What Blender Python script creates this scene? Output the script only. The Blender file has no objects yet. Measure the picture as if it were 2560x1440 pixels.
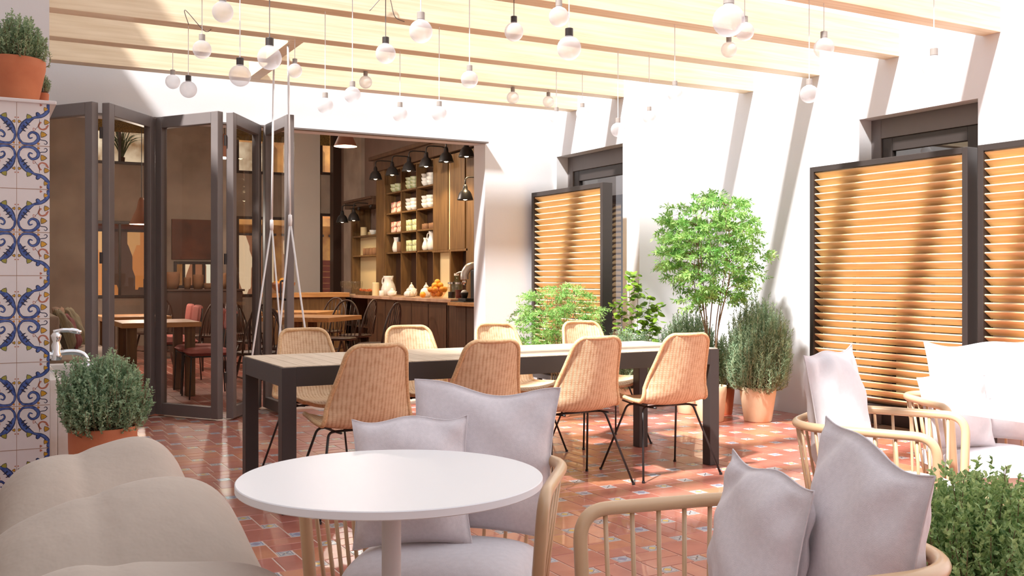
import bpy, math, random
import numpy as np
from mathutils import Vector, Matrix
pi = math.pi
sc = bpy.context.scene
COL = sc.collection
# ------------------------------------------------------------------ camera
cd = bpy.data.cameras.new('camera'); cam = bpy.data.objects.new('camera', cd); COL.objects.link(cam)
cam.location = (0, 0, 1.2); cam.rotation_euler = (pi/2, 0, -math.radians(28.6))
cd.sensor_width = 36; cd.lens = 36*2461/2560; cd.shift_y = -25/2560; cd.clip_start = .05
sc.camera = cam
# ------------------------------------------------------------------ sky, sun, exposure
w = bpy.data.worlds.new('sky'); sc.world = w; w.use_nodes = True
bg = w.node_tree.nodes['Background']; bg.inputs[0].default_value = (.85, .915, 1.0, 1); bg.inputs[1].default_value = 1.42
sd = bpy.data.lights.new('sun', 'SUN'); sun = bpy.data.objects.new('sun', sd); COL.objects.link(sun)
sun.location = (-4, -2, 9)
sun.rotation_euler = Vector((.75, .285, -1)).to_track_quat('-Z', 'Y').to_euler()
sd.energy = 12.0; sd.angle = math.radians(3.6); sd.color = (1, .98, .955)
sc.view_settings.view_transform = 'Standard'; sc.view_settings.look = 'None'
sc.view_settings.gamma = 1; sc.view_settings.use_curve_mapping = False
sc.view_settings.exposure = 0.0
sc.cycles.max_bounces = 10; sc.cycles.diffuse_bounces = 5; sc.cycles.transparent_max_bounces = 24
sc.cycles.caustics_reflective = False; sc.cycles.caustics_refractive = False
sc.cycles.sample_clamp_indirect = 8

# ------------------------------------------------------------------ mesh builder
class MB:
    def __init__(s): s.V = []; s.F = []; s.M = []; s.UV = None
    def add(s, V, F, m=0):
        o = len(s.V); s.V += [tuple(v) for v in V]; s.F += [tuple(i+o for i in f) for f in F]; s.M += [m]*len(F); return s
    def box(s, x0, y0, z0, x1, y1, z1, m=0):
        V = [(x, y, z) for x in (x0, x1) for y in (y0, y1) for z in (z0, z1)]
        return s.add(V, [(0,1,3,2),(4,6,7,5),(0,4,5,1),(2,3,7,6),(0,2,6,4),(1,5,7,3)], m)
    def obox(s, c, size, R=None, m=0):
        hx, hy, hz = [d/2 for d in size]; R = R or Matrix.Identity(3); c = Vector(c)
        V = [c + R @ Vector((x, y, z)) for x in (-hx, hx) for y in (-hy, hy) for z in (-hz, hz)]
        return s.add(V, [(0,1,3,2),(4,6,7,5),(0,4,5,1),(2,3,7,6),(0,2,6,4),(1,5,7,3)], m)
    def tube(s, P, r, n=8, closed=False, m=0):
        P = [Vector(p) for p in P]; N = len(P); rr = r if isinstance(r, (list, tuple)) else [r]*N
        T = []
        for i in range(N):
            a = P[(i-1) % N] if closed or i > 0 else P[i]; b = P[(i+1) % N] if closed or i < N-1 else P[i]
            T.append((b-a).normalized())
        up = Vector((0, 0, 1)) if abs(T[0].z) < .9 else Vector((1, 0, 0))
        u = T[0].cross(up).normalized(); V = []
        for i in range(N):
            u = (u - T[i]*u.dot(T[i])).normalized(); v = T[i].cross(u)
            for k in range(n):
                a = 2*pi*k/n; V.append(P[i] + (u*math.cos(a) + v*math.sin(a))*rr[i])
        F = []
        for i in range(N if closed else N-1):
            j = (i+1) % N
            for k in range(n): F.append((i*n+k, i*n+(k+1) % n, j*n+(k+1) % n, j*n+k))
        if not closed: F += [tuple(range(n))[::-1], tuple((N-1)*n+k for k in range(n))]
        return s.add(V, F, m)
    def lathe(s, prof, n=24, c=(0, 0, 0), m=0):
        V = []; F = []; N = len(prof)
        for r, z in prof:
            for k in range(n):
                a = 2*pi*k/n; V.append((c[0]+r*math.cos(a), c[1]+r*math.sin(a), c[2]+z))
        for i in range(N-1):
            for k in range(n): F.append((i*n+k, i*n+(k+1) % n, (i+1)*n+(k+1) % n, (i+1)*n+k))
        if prof[0][0] > 1e-4: F.append(tuple(range(n))[::-1])
        if prof[-1][0] > 1e-4: F.append(tuple((N-1)*n+k for k in range(n)))
        return s.add(V, F, m)
    def grid(s, f, nu, nv, m=0, cu=False):
        V = [f(i/nu, j/nv) for j in range(nv+1) for i in range(nu+(0 if cu else 1))]
        w_ = nu if cu else nu+1; F = []
        for j in range(nv):
            for i in range(nu):
                i2 = (i+1) % w_; F.append((j*w_+i, j*w_+i2, (j+1)*w_+i2, (j+1)*w_+i))
        return s.add(V, F, m)
    def build(s, name, mats, parent=None, smooth=False, bevel=0, loc=None, rot=None, weld=0):
        me = bpy.data.meshes.new(name); me.from_pydata(s.V, [], s.F)
        for mm in (mats if isinstance(mats, (list, tuple)) else [mats]): me.materials.append(mm)
        me.polygons.foreach_set('material_index', s.M)
        if smooth: me.polygons.foreach_set('use_smooth', [True]*len(s.F))
        if s.UV is not None:
            uv = me.uv_layers.new(name='UVMap'); uv.data.foreach_set('uv', [c for t in s.UV for c in t])
        o = bpy.data.objects.new(name, me); COL.objects.link(o)
        if weld:
            md = o.modifiers.new('weld', 'WELD'); md.merge_threshold = weld
        if bevel:
            md = o.modifiers.new('bevel', 'BEVEL'); md.width = bevel; md.segments = 2; md.limit_method = 'ANGLE'
            md.angle_limit = math.radians(40)
        if parent is not None: o.parent = parent
        if loc is not None: o.location = loc
        if rot is not None: o.rotation_euler = rot
        return o

def rounded(P, r, n=6, closed=False):
    """polyline with its corners filleted"""
    P = [Vector(p) for p in P]; out = []; N = len(P)
    for i in range(N):
        if not closed and i in (0, N-1): out.append(P[i]); continue
        a, b, c = P[(i-1) % N], P[i], P[(i+1) % N]
        d1 = min(r, (a-b).length*.48); d2 = min(r, (c-b).length*.48)
        p, q = b+(a-b).normalized()*d1, b+(c-b).normalized()*d2
        for k in range(n+1):
            t = k/n; out.append(p*(1-t)**2 + b*2*t*(1-t) + q*t*t)
    return out
def catmull(P, k=6):
    P = [Vector(p) for p in P]; out = []
    for i in range(len(P)-1):
        p0 = P[max(i-1, 0)]; p1 = P[i]; p2 = P[i+1]; p3 = P[min(i+2, len(P)-1)]
        for j in range(k):
            t = j/k
            out.append(.5*((2*p1)+(p2-p0)*t+(2*p0-5*p1+4*p2-p3)*t*t+(3*p1-p0-3*p2+p3)*t**3))
    out.append(P[-1]); return out

# ------------------------------------------------------------------ things
def thing(name, label, cat, loc=(0, 0, 0), rz=0, group=None):
    o = bpy.data.objects.new(name, None); COL.objects.link(o); o.empty_display_size = .1
    o.location = loc; o.rotation_euler = (0, 0, rz); o['label'] = label; o['category'] = cat
    if group: o['group'] = group
    return o
def tag(o, label, cat, group=None):
    o['label'] = label; o['category'] = cat
    if group: o['group'] = group
    return o
def struct(o, label=None):
    o['kind'] = 'structure'
    if label: o['label'] = label
    return o
def dup(root, loc=None, rz=None, label=None, group=None, scale=None):
    def cp(o, par):
        c = o.copy(); COL.objects.link(c)
        if par is not None: c.parent = par
        for ch in list(o.children): cp(ch, c)
        return c
    r = cp(root, None)
    if loc is not None: r.location = loc
    if rz is not None: r.rotation_euler = (0, 0, rz)
    if label: r['label'] = label
    if group: r['group'] = group
    if scale: r.scale = (scale,)*3 if not isinstance(scale, tuple) else scale
    return r

# ------------------------------------------------------------------ materials
def nodes(name):
    m = bpy.data.materials.new(name); m.use_nodes = True; nt = m.node_tree
    return m, nt, nt.nodes['Principled BSDF'], nt.nodes['Material Output']
def rgb(h):
    """sRGB 0-255 triple to linear"""
    return tuple(((c/255)/12.92 if c/255 <= .04045 else ((c/255+.055)/1.055)**2.4) for c in h)
def pm(name, c, rough=.5, metal=0, var=.0, vs=8, bump=0, bs=120, c2=None, spec=.5, sheen=0, stretch=None, coat=0, detail=4):
    m, nt, b, out = nodes(name); N = nt.nodes; L = nt.links
    b.inputs['Base Color'].default_value = (*c, 1); b.inputs['Roughness'].default_value = rough
    b.inputs['Metallic'].default_value = metal; b.inputs['Specular IOR Level'].default_value = spec
    if sheen: b.inputs['Sheen Weight'].default_value = sheen
    if coat: b.inputs['Coat Weight'].default_value = coat
    tc = N.new('ShaderNodeTexCoord'); src = tc.outputs['Object']
    if stretch:
        mp = N.new('ShaderNodeMapping'); mp.inputs['Scale'].default_value = stretch; L.new(src, mp.inputs[0]); src = mp.outputs[0]
    if var or c2:
        nz = N.new('ShaderNodeTexNoise'); nz.inputs['Scale'].default_value = vs; nz.inputs['Detail'].default_value = detail
        L.new(src, nz.inputs['Vector'])
        cr = N.new('ShaderNodeValToRGB'); e = cr.color_ramp.elements; e[0].position = .35; e[1].position = .65
        d = c2 if c2 else tuple(max(0, x*(1-var)) for x in c)
        e[0].color = (*d, 1); e[1].color = (*c, 1)
        L.new(nz.outputs['Fac'], cr.inputs[0]); L.new(cr.outputs[0], b.inputs['Base Color'])
    if bump:
        n2 = N.new('ShaderNodeTexNoise'); n2.inputs['Scale'].default_value = bs; L.new(src, n2.inputs['Vector'])
        bp = N.new('ShaderNodeBump'); bp.inputs['Strength'].default_value = bump; bp.inputs['Distance'].default_value = .01
        L.new(n2.outputs['Fac'], bp.inputs['Height']); L.new(bp.outputs[0], b.inputs['Normal'])
    return m
def leafmat(name, dark, light, scale=14, trans=.35):
    m, nt, b, out = nodes(name); N = nt.nodes; L = nt.links
    tc = N.new('ShaderNodeTexCoord'); nz = N.new('ShaderNodeTexNoise'); nz.inputs['Scale'].default_value = scale
    nz.inputs['Detail'].default_value = 6; nz.inputs['Roughness'].default_value = .75
    L.new(tc.outputs['Object'], nz.inputs['Vector'])
    cr = N.new('ShaderNodeValToRGB'); e = cr.color_ramp.elements; e[0].position = .38; e[1].position = .64
    e[0].color = (*dark, 1); e[1].color = (*light, 1); L.new(nz.outputs['Fac'], cr.inputs[0])
    L.new(cr.outputs[0], b.inputs['Base Color']); b.inputs['Roughness'].default_value = .42
    b.inputs['Specular IOR Level'].default_value = .35
    tr = N.new('ShaderNodeBsdfTranslucent'); L.new(cr.outputs[0], tr.inputs[0])
    mx = N.new('ShaderNodeMixShader'); mx.inputs[0].default_value = trans
    L.new(b.outputs[0], mx.inputs[1]); L.new(tr.outputs[0], mx.inputs[2]); L.new(mx.outputs[0], out.inputs[0])
    return m
def glass(name, tint, refl=.5, rough=.0, fac=None):
    m, nt, b, out = nodes(name); N = nt.nodes; L = nt.links; N.remove(b)
    t = N.new('ShaderNodeBsdfTransparent'); t.inputs[0].default_value = (*tint, 1)
    g = N.new('ShaderNodeBsdfGlossy'); g.inputs['Roughness'].default_value = rough
    f = N.new('ShaderNodeFresnel'); f.inputs[0].default_value = 1.5
    mx = N.new('ShaderNodeMixShader'); ge = N.new('ShaderNodeNewGeometry'); fr = N.new('ShaderNodeMath'); fr.operation = 'SUBTRACT'; fr.inputs[0].default_value = 1
    L.new(ge.outputs['Backfacing'], fr.inputs[1]); ml = N.new('ShaderNodeMath'); ml.operation = 'MULTIPLY'; L.new(fr.outputs[0], ml.inputs[0])
    if fac is None: L.new(f.outputs[0], ml.inputs[1])
    else: ml.inputs[1].default_value = fac
    L.new(ml.outputs[0], mx.inputs[0])
    L.new(t.outputs[0], mx.inputs[1]); L.new(g.outputs[0], mx.inputs[2]); L.new(mx.outputs[0], out.inputs[0])
    return m
def emit(name, c, s):
    m, nt, b, out = nodes(name)
    b.inputs['Base Color'].default_value = (*c, 1); b.inputs['Emission Color'].default_value = (*c, 1); b.inputs['Emission Strength'].default_value = s
    return m
def wood(name, c1, c2, stretch, scale=6, rough=.5, bump=.05):
    return pm(name, c1, rough=rough, c2=c2, vs=scale, stretch=stretch, bump=bump, bs=scale*3, detail=6)

M = {}
M['plaster'] = pm('white_plaster', (.74, .735, .75), .85, var=.03, vs=3, bump=.04, bs=60)
M['pine'] = wood('pale_pine', rgb((231, 212, 182)), rgb((215, 192, 158)), (.5, 14, 14), 3, .5)
M['greymetal'] = pm('grey_painted_metal', rgb((112, 104, 102)), .42, var=.05)
M['dark'] = pm('dark_brown_metal', rgb((52, 45, 43)), .45)
M['black'] = pm('black_metal', (.018, .016, .016), .4)
M['slat'] = wood('honey_slat_wood', rgb((242, 216, 172)), rgb((231, 194, 140)), (14, 1, 14), 3, .55)
M['tabletop'] = wood('weathered_teak', rgb((206, 186, 162)), rgb((190, 168, 142)), (12, 1, 12), 4, .6)
M['tube'] = pm('tan_lacquered_tube', rgb((208, 172, 134)), .33, var=.06, coat=.15)
M['cushion'] = pm('pale_grey_linen', rgb((228, 223, 227)), .95, var=.06, vs=60, bump=.25, bs=700, sheen=.2)
M['pillow'] = pm('lilac_grey_linen', rgb((224, 215, 217)), .95, var=.07, vs=90, bump=.28, bs=650, sheen=.2)
M['whitepillow'] = pm('off_white_linen', rgb((226, 222, 224)), .95, var=.03, vs=60, bump=.2, bs=600)
M['sofa'] = pm('taupe_canvas', rgb((184, 168, 154)), .95, var=.05, vs=9, bump=.3, bs=26, sheen=.15)
M['white'] = pm('white_laminate', (.78, .765, .765), .42)
M['whiteleg'] = pm('warm_white_paint', (.66, .62, .60), .4)
M['terracotta'] = pm('terracotta', rgb((196, 118, 78)), .75, c2=rgb((178, 100, 64)), vs=5, bump=.06, bs=60)
M['paleterracotta'] = pm('pale_terracotta', rgb((242, 218, 186)), .75, c2=rgb((230, 204, 168)), vs=5, bump=.05, bs=60)
M['soil'] = pm('soil', (.05, .035, .025), .95, bump=.4, bs=80)
M['stem'] = pm('brown_stem', rgb((120, 98, 72)), .8)
M['glass'] = glass('clear_glass', (.86, .83, .80))
M['darkglass'] = glass('dark_glass', (.45, .42, .41), fac=.22)
M['marble'] = pm('white_marble', (.80, .775, .765), .35, c2=(.62, .53, .45), vs=4, detail=8)
M['chrome'] = pm('chrome', (.82, .82, .83), .12, metal=1)
M['rope'] = pm('white_rope', (.80, .78, .78), .7)
M['whitecord'] = pm('white_cord', (.85, .85, .86), .6)
M['porcelain'] = pm('white_porcelain', (.80, .78, .73), .22)
M['oak'] = wood('mid_oak', rgb((120, 90, 54)), rgb((92, 66, 38)), (7, 7, .6), 4, .5)
M['darkoak'] = wood('dark_oak', rgb((92, 66, 46)), rgb((70, 48, 34)), (7, 7, .6), 4, .5)
M['oaktop'] = wood('golden_oak_top', rgb((196, 146, 92)), rgb((176, 126, 76)), (1, 8, 8), 3, .45)
M['concrete'] = pm('mottled_concrete', rgb((184, 168, 152)), .8, c2=rgb((150, 134, 120)), vs=1.3, detail=9, bump=.1, bs=20)
M['brownwall'] = pm('brown_wall', rgb((132, 108, 96)), .85, var=.1, vs=3)
M['greywall'] = pm('warm_grey_wall', rgb((222, 216, 206)), .85, var=.04, vs=2)
M['cream'] = pm('cream_panel', rgb((226, 206, 160)), .6)
M['orange'] = pm('orange_peel', (.95, .42, .04), .4, bump=.08, bs=300)
M['darkwood'] = pm('dark_stained_wood', rgb((62, 42, 32)), .4)
M['pink'] = pm('dusty_pink_fabric', rgb((178, 104, 98)), .9, var=.12, vs=25)
M['clay'] = pm('brown_clay', rgb((112, 78, 52)), .8)
M['boxleaf'] = leafmat('box_leaf', rgb((100, 140, 78)), rgb((218, 236, 168)), 45)
M['rosemary'] = leafmat('grey_green_leaf', rgb((112, 144, 108)), rgb((198, 218, 180)), 30)
M['greyleaf'] = leafmat('sage_leaf', rgb((122, 146, 112)), rgb((192, 210, 166)), 40)
M['limeleaf'] = leafmat('bright_leaf', rgb((96, 160, 72)), rgb((192, 224, 140)), 9, .45)
M['roundleaf'] = leafmat('round_leaf', rgb((64, 104, 30)), rgb((150, 180, 62)), 12, .4)
M['grout'] = pm('pale_grout', rgb((206, 182, 168)), .9, bump=.2, bs=200)
# ================================================================== FLOOR
def insertmat(name, base, ink, mid, cross):
    m, nt, b, out = nodes(name); N = nt.nodes; L = nt.links; b.inputs['Roughness'].default_value = .3
    def mth(op, x, y=None):
        n = N.new('ShaderNodeMath'); n.operation = op
        for i, v in enumerate((x, y)):
            if v is None: continue
            if isinstance(v, (int, float)): n.inputs[i].default_value = v
            else: L.new(v, n.inputs[i])
        return n.outputs[0]
    uv = N.new('ShaderNodeUVMap'); sp = N.new('ShaderNodeSeparateXYZ'); L.new(uv.outputs[0], sp.inputs[0])
    p = mth('ABSOLUTE', mth('SUBTRACT', mth('MULTIPLY', sp.outputs[0], 2), 1)); q = mth('ABSOLUTE', mth('SUBTRACT', mth('MULTIPLY', sp.outputs[1], 2), 1))
    d = mth('MAXIMUM', p, q); su = mth('ADD', p, q); df = mth('ABSOLUTE', mth('SUBTRACT', p, q))
    ring = mth('MULTIPLY', mth('GREATER_THAN', d, .78), mth('LESS_THAN', d, .88))
    if cross:
        pat = mth('MULTIPLY', mth('LESS_THAN', df, .16), mth('MULTIPLY', mth('LESS_THAN', d, .66), mth('GREATER_THAN', d, .12)))
        dia = mth('LESS_THAN', su, .22)
    else:
        pat = mth('MULTIPLY', mth('GREATER_THAN', su, .62), mth('LESS_THAN', su, .76)); dia = mth('LESS_THAN', su, .58)
        if not cross: pat = mth('MULTIPLY', pat, mth('LESS_THAN', d, .7))
    ink_f = mth('MAXIMUM', ring, pat)
    m1 = N.new('ShaderNodeMix'); m1.data_type = 'RGBA'; m1.inputs[6].default_value = (*base, 1); m1.inputs[7].default_value = (*mid, 1); L.new(dia, m1.inputs[0])
    m2 = N.new('ShaderNodeMix'); m2.data_type = 'RGBA'; m2.inputs[7].default_value = (*ink, 1); L.new(ink_f, m2.inputs[0]); L.new(m1.outputs[2], m2.inputs[6])
    L.new(m2.outputs[2], b.inputs['Base Color'])
    return m
tilecols = [((186, 116, 99), (170, 100, 85)), ((180, 108, 93), (164, 94, 80)), ((190, 123, 101), (174, 105, 85)), ((196, 129, 96), (180, 111, 84))]
tm = [pm('terracotta_tile_%d' % i, rgb(a), .34, c2=rgb(b), vs=7, bump=.05, bs=30, spec=1.0, coat=.35) for i, (a, b) in enumerate(tilecols)]
im = [insertmat('insert_tile_yellow', (.50, .47, .44), (.10, .11, .20), (.62, .42, .10), False),
      insertmat('insert_tile_cross', (.50, .47, .46), (.09, .09, .14), (.55, .42, .2), True),
      insertmat('insert_tile_blue', (.48, .47, .48), (.12, .15, .30), (.25, .22, .30), False)]
rnd = random.Random(5)
fl = MB(); fl.UV = []
def tile(x0, y0, x1, y1, m, g=.0045, h=.0):
    x0 += g/2; y0 += g/2; x1 -= g/2; y1 -= g/2; c = .0025; z = 0; zb = -.006
    o = [(x0, y0, zb), (x1, y0, zb), (x1, y1, zb), (x0, y1, zb)]; t = [(x0+c, y0+c, z), (x1-c, y0+c, z), (x1-c, y1-c, z), (x0+c, y1-c, z)]
    fl.add(o+t, [(4,5,6,7), (0,1,5,4), (1,2,6,5), (2,3,7,6), (3,0,4,7)], m)
    fl.UV += [(0,0), (1,0), (1,1), (0,1)] + [(0,0)]*16
FX0, FX1, FY0, FY1 = -2.0, 6.6, -3.4, 9.0
fl.box(FX0, FY0, -.08, FX1, FY1, -.0025, 0); fl.UV += [(0, 0)]*24
A, B_ = .215, .076
for i in range(-80, 80):
    for j in range(-80, 80):
        x = i*A - j*B_; y = i*B_ + j*A
        if x < FX0 or x > FX1-.3 or y < FY0 or y > FY1-.3: continue
        m = 1 + rnd.choice((0, 0, 1, 1, 2, 3))
        r = rnd.random()
        if r < .42: tile(x, y, x+A, y+A/2, m); tile(x, y+A/2, x+A, y+A, 1+rnd.choice((0, 1, 2, 3)))
        elif r < .6: tile(x, y, x+A/2, y+A, m); tile(x+A/2, y, x+A, y+A, 1+rnd.choice((0, 1, 2)))
        else: tile(x, y, x+A, y+A, m)
        tile(x+A, y, x+A+B_, y+B_, 5+rnd.choice((0, 0, 1, 2)))
struct(fl.build('floor', [M['grout']]+tm+im), 'terracotta patio floor with small patterned insert tiles')
# interior floor : plain terracotta in running bond
fi = MB(); fi.UV = []; fl_keep = fl; fl = fi
fi.box(-2, 9.0, -.08, 7.2, 19, -.0025, 0); fi.UV += [(0, 0)]*24
for r in range(0, 48):
    for k in range(0, 24):
        x = .2 + r*.14; y = 9.005 + k*.40 + (.2 if r % 2 else 0)
        if x > 6.3 or y > 18.4: continue
        tile(x, y, x+.14, y+.40, 1+rnd.choice((0, 1, 1)), g=.008)
struct(fi.build('floor_inside', [M['grout']]+tm), 'plain terracotta floor of the cafe room')

# ================================================================== WALLS
def walls(name, boxes, mat, label=None):
    b = MB()
    for q in boxes: b.box(*q)
    return struct(b.build(name, mat), label)
walls('wall_back', [(4.634, 9.08, 0, 5.48, 9.34, 2.6), (.34, 9.08, 2.6, 5.48, 9.34, 5.2)], M['plaster'], 'white courtyard wall with the wide cafe opening')
walls('wall_right_far', [(5.48, 9.05, 0, 5.75, 9.34, 5.2), (5.48, 7.55, 0, 5.75, 7.82, 5.2), (5.48, 7.82, 2.5, 5.75, 9.05, 5.2),
      (5.75, 7.55, 0, 6.62, 7.70, 5.2)], M['plaster'], 'stepped white wall with the far recess')
walls('wall_right', [(6.37, 5.73, 0, 6.62, 7.55, 5.2), (6.37, -3.4, 0, 6.62, 4.64, 5.2), (6.37, 4.64, 2.5, 6.62, 5.73, 5.2)], M['plaster'], 'tall white wall behind the slatted screens')
walls('wall_left_far', [(-2.0, 5.93, 0, .355, 9.34, 4.05)], M['plaster'], 'white wall end behind the tiled fountain')
walls('wall_left', [(-2.3, -3.4, 0, -2.0, 9.34, 6.85)], M['plaster'])
walls('wall_front_added', [(-2.3, -3.7, 0, 6.62, -3.4, 6.4)], M['plaster'])  # unseen wall added behind the camera, raised to darken camera-facing sides
# cafe room shell
def wall_with_holes(name, x0, x1, z0, z1, y0, y1, holes, mat, label=None):
    xs = sorted({x0, x1, *[h[0] for h in holes], *[h[1] for h in holes]}); zs = sorted({z0, z1, *[h[2] for h in holes], *[h[3] for h in holes]})
    b = MB()
    for i in range(len(xs)-1):
        for j in range(len(zs)-1):
            cx, cz = (xs[i]+xs[i+1])/2, (zs[j]+zs[j+1])/2
            if any(h[0] < cx < h[1] and h[2] < cz < h[3] for h in holes): continue
            b.box(xs[i], y0, zs[j], xs[i+1], y1, zs[j+1])
    return struct(b.build(name, mat), label)
FY = 18.5
holes = [(1.75, 2.71, .85, 2.2), (1.75, 2.71, 3.2, 4.1), (3.14, 3.85, 1.02, 1.50), (4.25, 5.29, .85, 2.35), (4.25, 5.29, 3.15, 4.1), (5.85, 6.18, .1, 2.45), (5.85, 6.18, 3.2, 4.05)]
wall_with_holes('wall_inside_far', -2, 6.45, 0, 4.6, FY, FY+.2, holes, M['concrete'], 'mottled grey plaster wall at the far end of the cafe')
walls('wall_inside_right', [(6.2, 9.34, 0, 6.45, FY, 4.6)], M['brownwall'], 'brown wall behind the cafe shelves')
walls('wall_inside_left', [(-2.0, 9.34, 0, .40, FY, 4.6)], M['greywall'])
walls('wall_inside_front', [(.40, 9.34, 2.62, 6.45, 9.42, 4.6), (4.70, 9.34, 0, 6.2, 9.42, 2.62)], M['greywall'])
walls('ceiling', [(-2, 9.08, 4.6, 6.45, FY+.2, 4.8)], M['greywall'])
# pale plastered panels on the far wall and the grey pier in its right corner
walls('wall_panel', [(4.95+.36, FY-.05, 0, 5.84, FY, 4.6)], M['greywall'], 'pale grey pier on the far wall')
walls('trim_1', [(6.04, FY-.25, 0, 6.2, FY-.05, 4.6)], M['darkwood'], 'dark corner post by the counter')
walls('trim_2', [(6.13, 16.95, 0, 6.2, 17.9, 4.6)], M['concrete'], 'pale mottled plaster strip by the counter')

def window(name, x0, x1, z0, z1, y, nx=1, mat='darkwood', label=None, fw=.05, door=False):
    t = thing(name, label, 'window', ((x0+x1)/2, y, z0)); t['kind'] = 'structure'; hw = (x1-x0)/2; h = z1-z0
    del t['category']
    b = MB(); b.box(-hw, -.05, 0, -hw+fw, .05, h); b.box(hw-fw, -.05, 0, hw, .05, h); b.box(-hw+fw, -.05, 0, hw-fw, .05, fw); b.box(-hw+fw, -.05, h-fw, hw-fw, .05, h)
    for k in range(1, nx):
        x = -hw + 2*hw*k/nx; b.box(x-fw*.4, -.045, fw, x+fw*.4, .045, h-fw)
    b.build('window_frame', M[mat], t, bevel=.004)
    g = MB(); g.box(-hw+fw*.9, -.004, fw*.9, hw-fw*.9, .004, h-fw*.9); g.build('pane', M['glass'], t)
    return t
for k, hl in enumerate(holes):
    window('window_%d' % (k+1), *hl, FY+.02, nx=(2, 2, 4, 2, 2, 1, 1)[k], label=None)

# ================================================================== DOORS IN THE WHITE WALL (recessed, dark frames)
def recessed(name, x, y0, y1, h, label):
    t = thing(name, label, 'door', (x, (y0+y1)/2, 0)); t['kind'] = 'structure'; del t['category']; hy = (y1-y0)/2
    b = MB(); b.box(-.03, -hy, 0, .05, -hy+.10, h); b.box(-.03, hy-.10, 0, .05, hy, h); b.box(-.03, -hy+.1, h-.16, .05, hy-.1, h)
    b.build('door_frame', M['greymetal'], t, bevel=.004)
    l = MB(); l.box(-.015, -hy+.1, 0, .045, -hy+.20, h-.16); l.box(-.015, hy-.20, 0, .045, hy-.1, h-.16); l.box(-.015, -hy+.2, h-.27, .045, hy-.2, h-.16); l.box(-.015, -hy+.2, 0, .045, hy-.2, .2)
    l.build('door_leaf', M['dark'], t, bevel=.004)
    g = MB(); g.box(.01, -hy+.19, .19, .02, hy-.19, h-.26); g.build('pane', M['darkglass'], t)
    return t
recessed('door_1', 6.37+.17, 4.64, 5.73, 2.5, 'dark framed glass door behind the middle slatted screen')
recessed('door_2', 5.48+.17, 7.82, 9.05, 2.5, 'dark framed glass door behind the far slatted screen')
walls('wall_room_behind', [(7.4, 4.3, 0, 7.5, 6.1, 3), (6.62, 4.25, 0, 7.5, 4.3, 3), (6.62, 6.1, 0, 7.5, 6.15, 3), (6.62, 4.25, 2.9, 7.5, 6.15, 3)], M['brownwall'])

# ================================================================== PERGOLA BEAMS
nth = ['first', 'second', 'third', 'fourth', 'fifth', 'sixth', 'seventh', 'eighth', 'ninth']
bm0 = None
for k, y in enumerate((8.63, 7.80, 6.98, 6.16, 5.33, 4.46, 3.64, 2.82, 2.0)):
    x0 = .36 if y > 5.94 else -2.0; x1 = 5.48 if y > 7.6 else 6.37
    b = MB(); b.box(0, 0, 0, x1-x0, .14, .25)
    o = b.build('pergola_beam', M['pine'], bevel=.003, loc=(x0, y, 2.94))
    tag(o, 'pale timber pergola beam, %s out from the cafe wall' % nth[k], 'beam', 'pergola beams overhead')
b = MB(); b.box(-.05, 0, 0, .05, .69, .14)
tag(b.build('pergola_brace', M['pine'], loc=(2.08, 7.12, 2.94), bevel=.003), 'short timber cross piece between two pergola beams, above the rope swing', 'beam')
b = MB(); b.box(-.05, 0, 0, .05, .68, .14)
tag(b.build('pergola_brace', M['pine'], loc=(2.14, 7.945, 2.94), bevel=.003), 'short timber cross piece nearest the cafe wall, holding the far swing rope', 'beam')

# ================================================================== FOLDING DOORS
Hd = 2.585
def folding(n, p, q, label, handle=False):
    p, q = Vector(p), Vector(q); d = q-p; Lp = d.length
    t = thing('door_%d' % n, label, 'door', (p.x, p.y, .015), math.atan2(d.y, d.x)); t['kind'] = 'structure'; del t['category']
    sw = .085; th = .032
    b = MB(); b.box(.006, -th, 0, sw, th, Hd); b.box(Lp-sw, -th, 0, Lp-.006, th, Hd)
    st_ = b.build('stile', M['greymetal'], t, bevel=.005)
    b = MB(); b.box(sw, -th, 0, Lp-sw, th, .10); b.box(sw, -th, Hd-.10, Lp-sw, th, Hd); b.build('rail', M['greymetal'], t, bevel=.005)
    g = MB(); g.box(sw-.01, -.005, .09, Lp-sw+.01, .005, Hd-.09); g.build('pane', M['glass'], t)
    h = MB()
    for z in (.3, 1.3, 2.3): h.lathe([(.012, 0), (.012, .09)], 8, (0, th+.004, z))
    h.build('hinge', M['dark'], st_)
    if handle:
        h = MB(); h.tube(rounded([(Lp-.045, -.03, 1.0), (Lp-.045, -.075, 1.0), (Lp-.045, -.075, 1.16), (Lp-.045, -.03, 1.16)], .02), .009)
        h.build('handle', M['dark'], st_, smooth=True)
I0, A1, I1, A2, I2, A3 = (.42, 9.02), (.875, 8.45), (1.375, 9.04), (1.845, 8.42), (2.315, 9.04), (2.335, 8.30)
e = .035
def off(a, dx): return (a[0]+dx, a[1])
folding(3, I0, off(A1, -e), 'leftmost folding glass door leaf beside the tiled fountain')
folding(4, off(A1, e), off(I1, -e*.6), 'second folding glass door leaf from the fountain')
folding(5, off(I1, e*.6), off(A2, -e), 'middle folding glass door leaf')
folding(6, off(A2, e), off(I2, -e), 'fourth folding glass door leaf from the fountain')
folding(7, off(I2, e), off(A3, e), 'last folding glass door leaf, standing square to the wall behind the swing ropes', True)
b = MB(); b.box(.36, 9.0, 2.585, 4.634, 9.08, 2.60); struct(b.build('trim_3', M['greymetal']), 'dark head track of the folding doors')

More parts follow.
